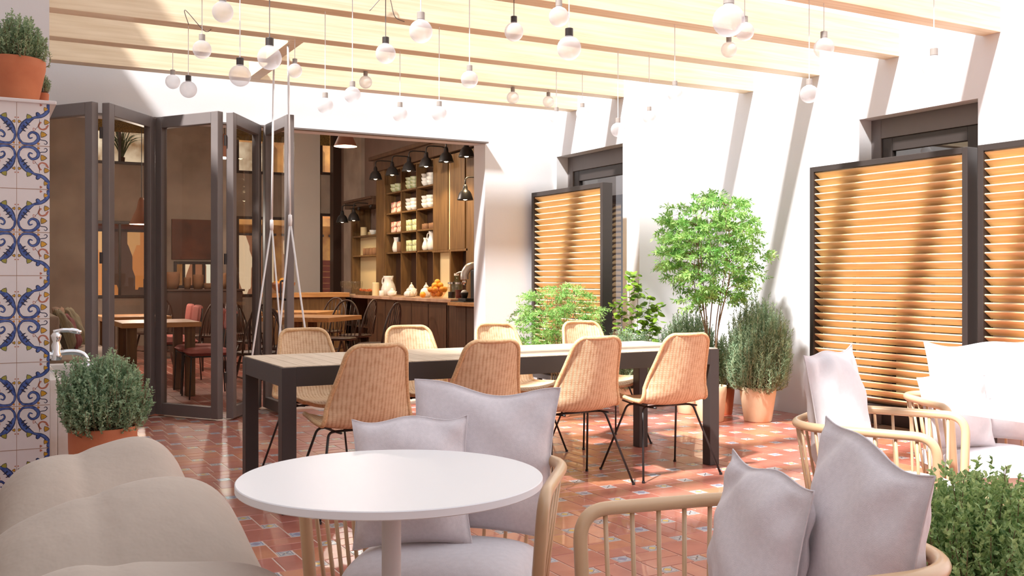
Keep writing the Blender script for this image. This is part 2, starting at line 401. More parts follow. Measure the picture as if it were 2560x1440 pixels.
# ================================================================== SLATTED SCREENS
def screen(y0, y1, x, z0, z1, label):
    """front face looks to -X; x = plane of the front"""
    t = thing('slatted_screen', label, 'screen', (x, (y0+y1)/2, 0), 0, 'slatted timber screens'); hy = (y1-y0)/2; D = .11; f = .045
    b = MB(); b.box(0, -hy, z0, D, -hy+f, z1); b.box(0, hy-f, z0, D, hy, z1); b.box(0, -hy+f, z0, D, hy-f, z0+f); b.box(0, -hy+f, z1-f, D, hy-f, z1)
    b.build('frame', M['dark'], t, bevel=.003)
    s = MB(); n = int((z1-z0-2*f)/.0585); dz = (z1-z0-2*f)/n; R = Matrix.Rotation(math.radians(33), 3, 'Y')
    for k in range(n):
        s.obox((D/2-.004, 0, z0+f+dz*(k+.5)), (.088, 2*(hy-f), .012), R)
    s.build('slats', M['slat'], t, bevel=.003)
    r = MB()
    for yy in (-hy*.5, hy*.5): r.box(D+.0, yy-.012, z0+f, D+.012, yy+.012, z1-f)
    r.build('back_rail', M['dark'], t)
    for zz in (z0, ):
        for yy in (-hy+.08, hy-.08): q = MB(); q.box(.035, yy-.02, 0, .075, yy+.02, z0); q.build('foot', M['dark'], t)
    return t
screen(7.66, 9.0, 5.14, .16, 2.095, 'far slatted timber screen behind the feathery bamboo plant')
screen(4.60, 6.11, 6.20, .16, 2.135, 'large slatted timber screen behind the sunlit wicker armchairs')
screen(3.02, 4.52, 6.20, .16, 2.135, 'slatted timber screen cut by the right edge of the picture')
# ================================================================== TILED FOUNTAIN WALL
WX, WY, WZ = .318, 5.29, 2.045
Mt = [pm('white_glazed_tile', (.72, .68, .665), .28, var=.04, vs=12), pm('blue_glaze', rgb((44, 66, 128)), .28, c2=rgb((84, 108, 170)), vs=60),
      pm('navy_glaze', rgb((34, 38, 66)), .28), pm('yellow_glaze', rgb((206, 152, 44)), .28, c2=rgb((170, 134, 44)), vs=50),
      pm('tile_joint', rgb((152, 118, 92)), .8), pm('rose_glaze', rgb((176, 110, 88)), .28), pm('olive_glaze', rgb((150, 144, 60)), .28)]
b = MB(); b.box(-1.1, WY, 0, WX, WY+.62, WZ, 0)
Q = .2095; AX = WX-.685*Q; YF = WY-.0006
def ribbon(P, w, m, lift, sx, sz, ox, oz):
    P = catmull([(p[0], p[1], 0) for p in P], 5); n = len(P); V = []; F = []
    for i in range(n):
        d = (P[min(i+1, n-1)]-P[max(i-1, 0)]).normalized(); nn = Vector((-d.y, d.x, 0)); t = i/(n-1)
        ww = np.interp(t, np.linspace(0, 1, len(w)), w)
        for sg in (1, -1):
            q = P[i]+nn*ww*sg; V.append((ox+sx*q.x*Q, WY-lift, oz+sz*q.y*Q))
    for i in range(n-1): F.append((2*i, 2*i+1, 2*i+3, 2*i+2))
    xs = [v[0] for v in V]
    if max(xs) > WX: V = [(min(v[0], WX), v[1], v[2]) for v in V]
    b.add(V, F, m)
def blob(x, y, r, m, lift, sx, sz, ox, oz, n=9, el=1.0, wob=.25):
    V = []
    for k in range(n):
        a = 2*pi*k/n; rr = r*(1+wob*math.cos(3*a)); V.append((min(ox+sx*(x+rr*math.cos(a)*el)*Q, WX), WY-lift, oz+sz*(y+rr*math.sin(a))*Q))
    b.add(V, [tuple(range(n))], m)
scroll = [(.215, .60), (.09, .42), (.035, .22), (.10, .065), (.22, .03), (.36, .06), (.45, .16), (.42, .27), (.32, .31), (.245, .24), (.27, .17), (.33, .19)]
leafb = [(.04, .22), (.08, .36), (.15, .48), (.25, .58), (.36, .635)]
stem = [(.25, .60), (.38, .655), (.50, .69), (.60, .76), (.67, .88), (.70, 1.0)]
def quadrant(sx, sz, ox, oz, full):
    a = (sx, sz, ox, oz)
    ribbon(scroll, [.03, .035, .03, .026, .034, .04, .04, .034, .028, .022, .018, .012], 2, .0004, *a)
    ribbon(scroll, [.018, .022, .018, .014, .022, .028, .028, .022, .016, .012, .009, .006], 1, .0008, *a)
    ribbon([(.06, .30), (.09, .14), (.2, .075), (.33, .095), (.40, .17)], [.004, .012, .01, .012, .003], 0, .0011, *a)
    ribbon(leafb, [.01, .055, .07, .06, .012], 2, .0005, *a); ribbon(leafb, [.004, .035, .052, .042, .006], 1, .0012, *a)
    for (x, y) in ((.12, .36), (.155, .43), (.205, .505)): ribbon([(x-.02, y+.03), (x+.03, y-.02), (x+.075, y-.04)], [.018, .016, .002], 2, .0013, *a)
    ribbon(stem, [.01, .03, .04, .042, .05, .052], 2, .0004, *a); ribbon(stem, [.004, .018, .026, .028, .036, .038], 1, .0009, *a)
    ribbon([(.50, .665), (.44, .73), (.42, .78)], [.02, .05, .02], 2, .0005, *a); ribbon([(.49, .68), (.445, .73), (.43, .765)], [.01, .036, .01], 1, .0010, *a)
    blob(.25, .66, .062, 2, .0005, *a); blob(.25, .66, .05, 6, .0010, *a)
    blob(.055, .54, .036, 2, .0005, *a); blob(.055, .54, .026, 3, .0010, *a); blob(.06, .05, .026, 5, .0006, *a); blob(.06, .05, .015, 3, .0010, *a)
    blob(.03, .63, .016, 5, .0006, *a); blob(.36, .38, .034, 5, .0006, *a); blob(.36, .38, .02, 0, .0010, *a)
    blob(.45, .05, .03, 5, .0006, *a); blob(.45, .05, .018, 3, .0010, *a)
    ribbon([(.46, .16), (.52, .14), (.60, .13), (.635, .08), (.60, .045), (.565, .07)], [.008, .009, .009, .009, .008, .005], 2, .0006, *a)
    ribbon([(.47, .62), (.46, .48), (.38, .38)], [.004, .005, .003], 2, .0006, *a)
    blob(.55, .27, .07, 2, .0005, *a); blob(.55, .27, .057, 3, .0010, *a)
    ribbon([(.50, .56), (.47, .46), (.52, .40), (.60, .42), (.66, .50)], [.02, .035, .03, .03, .012], 5, .0006, *a); ribbon([(.51, .53), (.49, .46), (.53, .42), (.60, .445)], [.008, .018, .016, .01], 0, .0011, *a)
    blob(.615, .56, .062, 2, .0005, *a); blob(.615, .56, .05, 3, .0010, *a)
    blob(.60, .86, .05, 2, .0005, *a); blob(.60, .86, .04, 3, .0010, *a); blob(.50, .95, .028, 5, .0006, *a); blob(.655, .945, .042, 2, .0005, *a); blob(.655, .945, .028, 1, .0010, *a)
    if full:
        ribbon([(1.0, .2), (.92, .10), (.82, .12), (.78, .24), (.86, .34), (.97, .36)], [.03]*6, 1, .0008, *a); ribbon([(.70, 1.0), (.76, .86), (.88, .72), (1.0, .66)], [.04, .03, .03, .03], 1, .0008, *a)
zc = WZ-.205
while zc > -.3:
    for sx in (1, -1):
        for sz in (1, -1):
            if zc+sz*Q*.5 < .02: continue
            quadrant(sx, sz, AX, zc, sx < 0); quadrant(sx, sz, AX-2*Q, zc, True); quadrant(sx, sz, AX-4*Q, zc, True)
    for zz in (zc, zc+Q):
        if 0 < zz < WZ-.01: b.box(-1.1, WY-.0005, zz-.0014, WX, WY, zz+.0014, 4)
    zc -= 2*Q
for x in (AX, AX-Q, AX-2*Q, AX-3*Q, AX-4*Q, AX-5*Q): b.box(x-.0009, WY-.0004, 0, x+.0009, WY, WZ, 4)
struct(b.build('wall_fountain', Mt), 'wall end clad in blue, white and yellow painted tiles')
b = MB(); b.box(-1.1, WY-.012, WZ, WX+.030, WY+.62, WZ+.018); struct(b.build('trim_4', Mt[0], bevel=.004), 'white tile coping of the fountain wall')

# basin : hollow marble trough on the +X side of the fountain wall
t = thing('fountain_basin', 'white marble fountain basin behind the potted box plant', 'basin', (.357, 5.35, 0))
b = MB(); X1, Y1, Z0, Z1, T = .345, .98, 0, .70, .06
b.box(0, 0, Z0, X1, T, Z1); b.box(0, Y1-T, Z0, X1, Y1, Z1); b.box(X1-T, T, Z0, X1, Y1-T, Z1); b.box(0, T, Z0, .02, Y1-T, Z1); b.box(.02, T, Z0, X1-T, Y1-T, .50)
b.box(-.037, 0, Z0, 0, .565, Z1)
b.build('trough', M['marble'], t, bevel=.006)
wtr = MB(); wtr.box(.02, T, .5, X1-T, Y1-T, .64); wtr.build('water', glass('water', (.80, .84, .85)), t)
# tap
t = thing('water_tap', 'chrome lever tap on the tiled wall above the basin', 'tap', (.319, 5.84, .785))
b = MB(); P = catmull([(.0, 0, .0), (.05, 0, 0), (.10, 0, .012), (.16, 0, .012), (.20, 0, -.004), (.222, 0, -.045)], 5)
b.tube(P, [.02]*6+[.016]*(len(P)-6), 12); b.lathe([(.0, -.03), (.03, -.03), (.034, -.02), (.03, -.01), (.02, -.005)], 14, (.222, 0, -.045))
b.build('spout', M['chrome'], t, smooth=True)
b = MB(); b.lathe([(.0, -.03), (.026, -.028), (.030, .0), (.022, .02), (.026, .05), (.018, .07), (.024, .09), (.028, .105), (.018, .12), (0, .124)], 16, (.065, 0, 0)); b.build('valve_body', M['chrome'], t, smooth=True)
b = MB(); P = catmull([(.05, 0, .125), (.09, 0, .132), (.14, 0, .13), (.175, 0, .122)], 4); b.tube(P, [.010]*4+[.012]*4+[.015]*4+[.013], 10); b.lathe([(0, -.012), (.017, -.006), (.017, .008), (0, .014)], 12, (.175, 0, .12)); b.build('lever', M['chrome'], t, smooth=True)
b = MB(); b.tube([(0, 0, 0), (.012, 0, 0)], .038, 16); b.build('wall_flange', M['chrome'], t, smooth=True)
# ================================================================== WICKER DINING CHAIRS
def weavemat(name, c1, c2):
    m, nt, b, out = nodes(name); N = nt.nodes; L = nt.links; b.inputs['Roughness'].default_value = .55
    uv = N.new('ShaderNodeUVMap')
    def wave(direction, scale, dist):
        wv = N.new('ShaderNodeTexWave'); wv.bands_direction = direction; wv.inputs['Scale'].default_value = scale
        wv.inputs['Distortion'].default_value = dist; wv.inputs['Detail'].default_value = 1; L.new(uv.outputs[0], wv.inputs['Vector']); return wv.outputs['Fac']
    a = wave('Y', 52, .6); c = wave('X', 16, .8)
    nz = N.new('ShaderNodeTexNoise'); nz.inputs['Scale'].default_value = 30; L.new(uv.outputs[0], nz.inputs['Vector'])
    ad = N.new('ShaderNodeMath'); ad.operation = 'MULTIPLY'; L.new(a, ad.inputs[0]); L.new(c, ad.inputs[1])
    a2 = N.new('ShaderNodeMath'); a2.operation = 'ADD'; L.new(ad.outputs[0], a2.inputs[0]); L.new(nz.outputs['Fac'], a2.inputs[1])
    cr = N.new('ShaderNodeValToRGB'); e = cr.color_ramp.elements; e[0].position = .35; e[1].position = 1.0; e[0].color = (*c2, 1); e[1].color = (*c1, 1)
    L.new(a2.outputs[0], cr.inputs[0]); L.new(cr.outputs[0], b.inputs['Base Color'])
    bp = N.new('ShaderNodeBump'); bp.inputs['Strength'].default_value = .35; bp.inputs['Distance'].default_value = .003
    L.new(ad.outputs[0], bp.inputs['Height']); L.new(bp.outputs[0], b.inputs['Normal'])
    return m
M['weave'] = weavemat('woven_rattan', rgb((230, 202, 166)), rgb((192, 150, 112)))
M['rim'] = pm('rattan_binding', rgb((222, 186, 142)), .5, c2=rgb((202, 160, 114)), vs=90)
prof = catmull([(.245, .430, 0), (.215, .452, 0), (.12, .449, 0), (0, .438, 0), (-.11, .434, 0), (-.175, .452, 0), (-.215, .505, 0), (-.245, .60, 0), (-.275, .72, 0), (-.31, .865, 0)], 5)
plen = [0]
for i in range(1, len(prof)): plen.append(plen[-1]+(prof[i]-prof[i-1]).length)
def shell_pt(u, v):
    """u -1..1 across, v 0..1 seat front to back top"""
    s = v*plen[-1]; y = np.interp(s, plen, [p.x for p in prof]); z = np.interp(s, plen, [p.y for p in prof])
    hw = np.interp(v, [0, .08, .3, .5, .62, .8, 1.0], [.205, .218, .232, .236, .222, .185, .150])
    dt = min(s, plen[-1]-s); R = .055
    if dt < R: hw -= R - math.sqrt(max(0, R*R-(R-dt)**2))
    back = np.interp(v, [.42, .62], [0, 1])
    y += back*.075*abs(u)**2.0*float(np.interp(v, [.7, 1.0], [1, .3])); z += (1-back)*.028*abs(u)**2.4
    return (u*hw, y, z)
def make_wicker(label, group):
    t = thing('wicker_chair', label, 'chair', group=group)
    nu, nv = 18, 52; b = MB(); b.UV = []
    vs = [0]+[.5-.5*math.cos(pi*j/nv) for j in range(1, nv)]+[1]
    P = [[shell_pt(-1+2*i/nu, vs[j]) for i in range(nu+1)] for j in range(nv+1)]
    b.V = [p for row in P for p in row]
    for j in range(nv):
        for i in range(nu):
            q = [(i, j), (i+1, j), (i+1, j+1), (i, j+1)]
            b.F.append(tuple(J*(nu+1)+I for I, J in q)); b.M.append(0)
            b.UV += [(P[J][I][0], vs[J]*plen[-1]) for I, J in q]
    o = b.build('woven_shell', M['weave'], t, smooth=True); md = o.modifiers.new('thickness', 'SOLIDIFY'); md.thickness = .007; md.offset = 0
    edge = [P[0][i] for i in range(nu+1)] + [P[j][nu] for j in range(1, nv)] + [P[nv][i] for i in range(nu, -1, -1)] + [P[j][0] for j in range(nv-1, 0, -1)]
    ee = []
    for p in edge:
        if not ee or (Vector(p)-ee[-1]).length > .008: ee.append(Vector(p))
    b = MB(); b.tube(ee, .0125, 8, closed=True); b.build('rim', M['rim'], t, smooth=True)
    for sx in (-1, 1):
        for sy in (-1, 1):
            b = MB(); b.tube(rounded([(sx*.03, sy*.05, .420), (sx*.185, sy*.085, .420), (sx*.285, sy*.235, 0)], .03, 5), .0068, 7)
            lg = b.build('leg', M['black'], t, smooth=True)
            b = MB(); b.lathe([(0, 0), (.0095, 0), (.0095, .012), (.007, .014), (0, .014)], 10, (sx*.284, sy*.234, 0)); b.build('foot_cap', M['black'], lg)
    b = MB()
    for sx in (-1, 1): b.tube([(sx*.15, -.17, .424), (sx*.15, -.08, .421), (sx*.15, .08, .421), (sx*.15, .19, .432)], .006, 6)
    b.tube([(-.15, -.08, .421), (.15, -.08, .421)], .006, 6); b.tube([(-.15, .08, .421), (.15, .08, .421)], .006, 6)
    b.build('seat_frame', M['black'], t, smooth=True)
    return t
G = 'wicker chairs around the long outdoor table'
c0 = make_wicker('wicker chair with its back to us, leftmost on the near side of the long table', G)
c0.location = (1.75, 4.90, 0); c0.rotation_euler.z = .03
for x, y, r, lb in ((2.42, 4.92, -.02, 'wicker chair with its back to us, second from left, behind the grey cushions'),
                    (3.06, 4.90, .04, 'half sunlit wicker chair with its back to us, third along the long table'),
                    (3.72, 4.91, -.03, 'sunlit wicker chair with its back to us, nearest the right end of the long table'),
                    (1.88, 5.98, pi+.03, 'wicker chair facing us across the long table, in front of the swing ropes'),
                    (2.60, 6.0, pi-.04, 'wicker chair facing us across the long table, in front of the cafe counter'),
                    (3.30, 6.02, pi+.02, 'bleached wicker chair facing us, third along the far side of the long table'),
                    (4.02, 6.02, pi-.03, 'bleached sunlit wicker chair facing us, in front of the feathery plant')):
    dup(c0, (x, y, 0), r, lb)

# ================================================================== LONG DINING TABLE
t = thing('dining_table', 'long outdoor dining table with plank top and dark metal frame', 'table', (2.78, 5.34, 0))
hx, hy, H = 1.42, .42, .75
b = MB(); n = 28; wd = (2*hx-.012)/n
for k in range(n):
    x = -hx+.006+k*wd; b.box(x+.0015, -hy+.006, H-.026, x+wd-.0015, hy-.006, H)
b.build('tabletop', M['tabletop'], t, bevel=.0015)
b = MB(); a = .10; g_ = .074; b.box(-hx+g_, -hy+.001, H-.003-a, hx-g_, -hy+.03, H-.004); b.box(-hx+g_, hy-.03, H-.003-a, hx-g_, hy-.001, H-.004); b.box(-hx+.001, -hy+g_, H-.003-a, -hx+.03, hy-g_, H-.004); b.box(hx-.03, -hy+g_, H-.003-a, hx-.001, hy-g_, H-.004)
b.build('apron', M['dark'], t, bevel=.002)
for sx in (-1, 1):
    for sy in (-1, 1):
        b = MB(); b.box(min(sx*hx, sx*(hx-.075)), min(sy*hy, sy*(hy-.075)), 0, max(sx*hx, sx*(hx-.075)), max(sy*hy, sy*(hy-.075)), H-.005); b.build('leg', M['dark'], t, bevel=.003)

# ================================================================== ROUND WHITE TABLE
t = thing('round_table', 'round white pedestal table in the foreground', 'table', (.850, 2.145, 0))
b = MB(); R = .352; b.lathe([(0, .721), (R-.002, .721), (R, .723), (R, .738), (R-.002, .74), (0, .74)], 96); o = b.build('tabletop', M['white'], t, smooth=True)
md = o.modifiers.new('es', 'EDGE_SPLIT'); md.split_angle = math.radians(35)
b = MB(); b.lathe([(0, .012), (.0225, .012), (.0225, .712), (0, .712)], 24); o = b.build('column', M['whiteleg'], t, smooth=True); md = o.modifiers.new('es', 'EDGE_SPLIT')
b = MB(); b.lathe([(.0, 0), (.19, 0), (.19, .008), (.05, .014), (0, .014)], 48); b.build('base', M['whiteleg'], t)
b = MB(); b.lathe([(0, .711), (.10, .711), (.10, .7205), (0, .7205)], 24); b.build('mounting_plate', M['whiteleg'], t)
# white table at the right edge
t = thing('side_table', 'white square table at the right edge in front of the bleached armchair', 'table', (3.66, 2.04, 0), .0)
b = MB(); b.box(-.40, -.40, .685, .40, .40, .735); b.build('tabletop', M['white'], t, bevel=.004)
b = MB(); b.box(-.045, -.045, .012, .045, .045, .685); b.build('column', M['white'], t, bevel=.004)
b = MB(); b.box(-.22, -.22, 0, .22, .22, .012); b.build('base', M['white'], t, bevel=.003)

# ================================================================== TUBE ARMCHAIRS
def make_armchair(label, group):
    t = thing('tube_armchair', label, 'armchair', group=group)
    w_, d0, d1, h = .315, -.265, .255, .66; r = .0165
    rail = [(-w_+.03, d1+.02, 0), (-w_, d1, h), (-w_, d0, h), (w_, d0, h), (w_, d1, h), (w_-.03, d1+.02, 0)]
    P = [Vector(p) for p in rail]; P[0] = Vector((-w_+.05, d1-.01, .0)); P[-1] = Vector((w_-.05, d1-.01, .0))
    Q1 = rounded([P[0], P[1], P[2]], .075, 8)[:-1]; Q2 = rounded([P[1], P[2], P[3], P[4]], .19, 12)[1:-1]; Q3 = rounded([P[3], P[4], P[5]], .075, 8)[1:]
    path = Q1+Q2+Q3
    b = MB(); b.tube(path, r, 14); b.build('top_rail', M['tube'], t, smooth=True)
    # seat ring
    sw, s0, s1, sh = .265, -.20, .235, .285
    ring = rounded([(-sw, s0, sh), (sw, s0, sh), (sw, s1, sh), (-sw, s1, sh)], .10, 6, closed=True)
    b = MB(); b.tube(ring, .013, 10, closed=True); b.build('seat_ring', M['tube'], t, smooth=True)
    b = MB(); b.box(-sw+.01, s0+.01, sh-.008, sw-.01, s1-.01, sh+.008); b.build('seat_base', M['tube'], t, bevel=.004)
    for sx in (-1, 1):
        b = MB(); b.tube([(sx*(sw-.035), s0+.03, sh), (sx*(sw-.02), s0-.01, 0)], .0145, 10); b.build('rear_leg', M['tube'], t, smooth=True)
        b = MB(); b.tube([(sx*(sw-.0), s1-.01, sh), (sx*(w_-.033), d1-.006, sh+.0)], .011, 8); b.build('side_bracket', M['tube'], t, smooth=True)
    # spindles
    top = Q2; L_ = [0]
    for i in range(1, len(top)): L_.append(L_[-1]+(top[i]-top[i-1]).length)
    def at(Ps, Ls, s):
        i = max(k for k in range(len(Ls)) if Ls[k] <= s+1e-9); i = min(i, len(Ps)-2); f = (s-Ls[i])/max(1e-6, Ls[i+1]-Ls[i]); return Ps[i].lerp(Ps[i+1], f)
    arm = (P[1]-P[2]).length
    full = [P[1]+Vector((0, -.055, 0))] + Q2 + [P[4]+Vector((0, -.055, 0))]
    L2 = [0]
    for i in range(1, len(full)): L2.append(L2[-1]+(full[i]-full[i-1]).length)
    low = rounded([(-sw, s1-.03, sh), (-sw, s0, sh), (sw, s0, sh), (sw, s1-.03, sh)], .10, 8); L3 = [0]
    for i in range(1, len(low)): L3.append(L3[-1]+(low[i]-low[i-1]).length)
    n = 21
    for k in range(n):
        f = (k+.15)/(n-1+.3); a = at(full, L2, f*L2[-1]); c = at(low, L3, f*L3[-1])
        b = MB(); b.tube([c, a], .0058, 7); b.build('spindle', M['tube'], t, smooth=True)
    b = MB()
    def cush(i, j):
        u, v = -1+2*i, -1+2*j; return 0
    N = 22; V = []; hw, hd, th = .262, .235, .075
    def sq(u, v):   # rounded square map
        return (u*hw*(1-.05*v*v), v*hd*(1-.05*u*u)+.02)
    def prof_t(u, v): return (max(0, 1-abs(u)**5)*max(0, 1-abs(v)**5))**.42
    for sg in (1, -1):
        b.grid(lambda i, j: (*sq(-1+2*i, -1+2*j), .372 + sg*th*prof_t(-1+2*i, -1+2*j)*(1.0 if sg > 0 else .95) + (.012*(1-(-1+2*i)**2)*(1-(-1+2*j)**2) if sg > 0 else 0)), N, N)
    sc_ = b.build('seat_cushion', M['cushion'], t, smooth=True, weld=.0008)
    e = [(*sq(-1+k/20, -1), .372) for k in range(40)]+[(*sq(1, -1+k/20), .372) for k in range(40)]+[(*sq(1-k/20, 1), .372) for k in range(40)]+[(*sq(-1, 1-k/20), .372) for k in range(40)]
    b = MB(); b.tube(e, .003, 5, closed=True); b.build('seam', M['cushion'], sc_, smooth=True)
    return t
G = 'tan tube armchairs with linen cushions'
def yaw(d): return math.atan2(d[1], d[0]) - pi/2
a0 = make_armchair('tan tube armchair behind the round white table, holding two grey cushions', G)
a0.location = (1.15, 2.50, 0); a0.rotation_euler.z = yaw((-.62, -.78))
dup(a0, (1.425, 1.555, 0), yaw((-.985, .17)), 'tan tube armchair nearest us, at the bottom right, seen from behind its two cushions', scale=(1.08, 1, 1))
dup(a0, (3.00, 2.60, 0), yaw((.48, -.88)), 'sunlit tube armchair with one upright white cushion, left of the bleached pair')
dup(a0, (3.93, 2.80, 0), yaw((-.43, -.90)), 'bleached tube armchair at the right edge with a pile of white cushions')

# ================================================================== CUSHIONS
def make_pillow(name, label, cat, w_, h_, t_, mat, loc, face, tilt=.2, roll=0, seed=0, group=None, seam=True):
    """upright cushion, origin at the middle of its lower edge; face = direction its front looks, tilt = leaning back"""
    o = thing(name, label, cat, loc, 0, group); rn = random.Random(seed); a, c, d = rn.uniform(0, 6), rn.uniform(0, 6), rn.uniform(0, 6); N = 30
    def q(i, j, sg):
        u, v = -1+2*i, -1+2*j
        x = w_/2*u*(1-.085*(1-v*v)*abs(u)); z = h_/2*v*(1-.085*(1-u*u)*abs(v))
        tt = (max(0, 1-u*u)**.55)*(max(0, 1-v*v)**.55)
        cr = (abs(u)*abs(v))**1.5
        wr = .010*math.sin(9*u+5*v+a)*cr*4*(1-cr) + .006*math.sin(6*v-4*u+c)*(1-u*u) + .004*math.sin(13*u*v+d)
        sl = .018*math.sin(3*u+d)*max(0, v)*(1-u*u)
        return (x, sg*(t_/2*tt*(1-.22*v))+wr*(1-(max(abs(u), abs(v)))**8), z+h_/2-sl)
    b = MB()
    for sg in (1, -1): b.grid(lambda i, j: q(i, j, sg), N, N)
    cover = b.build('cover', mat, o, smooth=True, weld=.0006)
    if seam:
        e = [q(i/40, 0, 1) for i in range(40)]+[q(1, j/40, 1) for j in range(40)]+[q(1-i/40, 1, 1) for i in range(40)]+[q(0, 1-j/40, 1) for j in range(40)]
        b = MB(); b.tube(e, .0022, 5, closed=True); b.build('seam', mat, cover, smooth=True)
    o.rotation_mode = 'QUATERNION'
    R = Matrix.Rotation(math.atan2(face[1], face[0])-pi/2, 3, 'Z') @ Matrix.Rotation(tilt, 3, 'X') @ Matrix.Rotation(roll, 3, 'Y')
    o.rotation_quaternion = R.to_quaternion(); return o
G = 'loose linen cushions on the armchairs'
Z = .450
make_pillow('cushion', 'large grey cushion behind a smaller one on the armchair at the round table', 'cushion', .44, .44, .17, M['pillow'], (1.29, 2.58, Z), (-.55, -.83), .16, -.05, 3, G)
make_pillow('cushion', 'small rectangular grey cushion on the left of the armchair at the round table', 'cushion', .33, .36, .14, M['pillow'], (1.07, 2.54, Z), (-.42, -.9), .22, .03, 5, G)
make_pillow('cushion', 'large upright grey cushion with a dark seam, on the nearest armchair', 'cushion', .41, .42, .17, M['pillow'], (1.585, 1.46, Z), (-.95, .31), .08, -.13, 7, G)
make_pillow('cushion', 'smaller grey cushion leaning in front of the big one on the nearest armchair', 'cushion', .37, .335, .15, M['pillow'], (1.495, 1.66, Z), (-.965, .26), .14, -.06, 11, G)
make_pillow('cushion', 'white cushion standing in the sunlit armchair', 'cushion', .42, .48, .17, M['whitepillow'], (2.925, 2.685, Z), (.32, -.95), .14, .05, 13, G)
make_pillow('cushion', 'large white cushion at the back of the bleached armchair', 'cushion', .48, .46, .17, M['whitepillow'], (4.06, 2.93, Z), (-.50, -.86), .17, -.0, 17, G)
make_pillow('cushion', 'small white cushion in front on the left of the bleached armchair', 'cushion', .34, .32, .13, M['whitepillow'], (3.79, 2.84, Z), (-.30, -.95), .2, .02, 19, G)

# ================================================================== TAUPE SOFA
t = thing('sofa', 'taupe sofa with deep soft seat cushions in the lower left corner', 'sofa', (0, 0, 0))
b = MB(); b.box(-.30, 1.0, .06, .63, 4.12, .22); b.build('base', M['sofa'], t, bevel=.02)
for x in (-.22, .55):
    for y in (1.1, 2.5, 4.02):
        b = MB(); b.box(x-.03, y-.03, 0, x+.03, y+.03, .06); b.build('foot', M['darkwood'], t)
def seatc(y0, y1, zt, x0, x1, seed, tiltx=0.0):
    rn = random.Random(seed); ph = [rn.uniform(0, 6) for _ in range(6)]; N = 44; cx, cy = (x0+x1)/2, (y0+y1)/2; hw, hd = (x1-x0)/2, (y1-y0)/2
    def q(i, j, sg):
        u, v = -1+2*i, -1+2*j
        vv = (v-.30)/.70 if v > .30 else (v-.30)/1.30
        e = (max(0, 1-abs(u)**3.4)**.5)*(((1+math.cos(pi*min(1, abs(vv))))/2)**.72)
        x = cx+hw*u*(1-.05*(1-v*v)); y = cy+hd*v*(1-.06*(1-u*u))+.03*math.sin(2.2*u+ph[0])
        mid = .30 + tiltx*v
        top = (zt+.022*u-.30)*(1+.05*math.sin(2.4*u+ph[1])*math.cos(1.6*v))
        if sg > 0: z = mid+top*e + e*(.012*math.sin(4*u+3*v+ph[2])*(1-u*u) + .008*math.sin(7*v-2*u+ph[3])*abs(u))-.03*math.exp(-((u+.15)/.10)**2)*max(0, 1-v*v)*.35
        else: z = mid-(.30-.222)*e
        return (x, y, z)
    b = MB()
    for sg in (1, -1): b.grid(lambda i, j: q(i, j, sg), N, N)
    sc_ = b.build('seat_cushion', M['sofa'], t, smooth=True, weld=.0008)
    e_ = [q(1, j/40, 1) for j in range(41)]
    b = MB(); b.tube(e_, .004, 5); b.build('seam', M['sofa'], sc_, smooth=True)
seatc(3.26, 4.12, .61, .02, .72, 1); seatc(2.43, 3.25, .615, -.05, .738, 2); seatc(1.60, 2.42, .615, -.1, .70, 3); seatc(.95, 1.62, .58, -.1, .68, 4)
b = MB(); b.box(-.34, 1.0, .06, -.08, 4.12, .80); b.build('backrest', M['sofa'], t, bevel=.04)
# ================================================================== PLANTS
def leaves(name, paths, mat, parent, L, W, step, t0=.3, spread=1.0, seed=0, per=2, curl=.25, rnd_=.35, tipw=.45):
    """leaf blades set along twigs, all as one foliage mesh"""
    R = np.random.RandomState(seed); B_p = []; B_d = []
    for P in paths:
        P = np.array([tuple(p) for p in P]); seg = np.linalg.norm(np.diff(P, axis=0), axis=1); cum = np.concatenate([[0], np.cumsum(seg)]); tot = cum[-1]
        n = max(1, int(tot*(1-t0)/step)); ss = tot*t0+(np.arange(n)+R.rand(n)*.6)*(tot*(1-t0)/n)
        pos = np.stack([np.interp(ss, cum, P[:, k]) for k in range(3)], 1); nx = np.stack([np.interp(np.minimum(ss+.004, tot), cum, P[:, k]) - np.interp(np.maximum(ss-.004, 0), cum, P[:, k]) for k in range(3)], 1)
        nx /= np.linalg.norm(nx, axis=1, keepdims=True)+1e-9
        for q in range(per): B_p.append(pos); B_d.append(nx)
    p = np.concatenate(B_p); d = np.concatenate(B_d); n = len(p)
    r = R.normal(size=(n, 3)); side = np.cross(d, r); side /= np.linalg.norm(side, axis=1, keepdims=True)+1e-9
    ld = d + side*spread + R.normal(size=(n, 3))*rnd_; ld /= np.linalg.norm(ld, axis=1, keepdims=True)
    up = np.array([0, 0, 1.0])+R.normal(size=(n, 3))*.5; s = np.cross(ld, up); s /= np.linalg.norm(s, axis=1, keepdims=True)+1e-9
    nn = np.cross(s, ld); l = L*(.7+.6*R.rand(n))[:, None]; w_ = W*(.75+.5*R.rand(n))[:, None]
    V = np.stack([p, p+ld*l*tipw+s*w_/2+nn*w_*curl, p+ld*l, p+ld*l*tipw-s*w_/2+nn*w_*curl], 1).reshape(-1, 3)
    idx = np.arange(n)*4; F = np.concatenate([np.stack([idx, idx+1, idx+2], 1), np.stack([idx, idx+2, idx+3], 1)])
    me = bpy.data.meshes.new(name); me.from_pydata(V.tolist(), [], F.tolist()); me.materials.append(mat)
    o = bpy.data.objects.new(name, me); COL.objects.link(o); o.parent = parent; return o
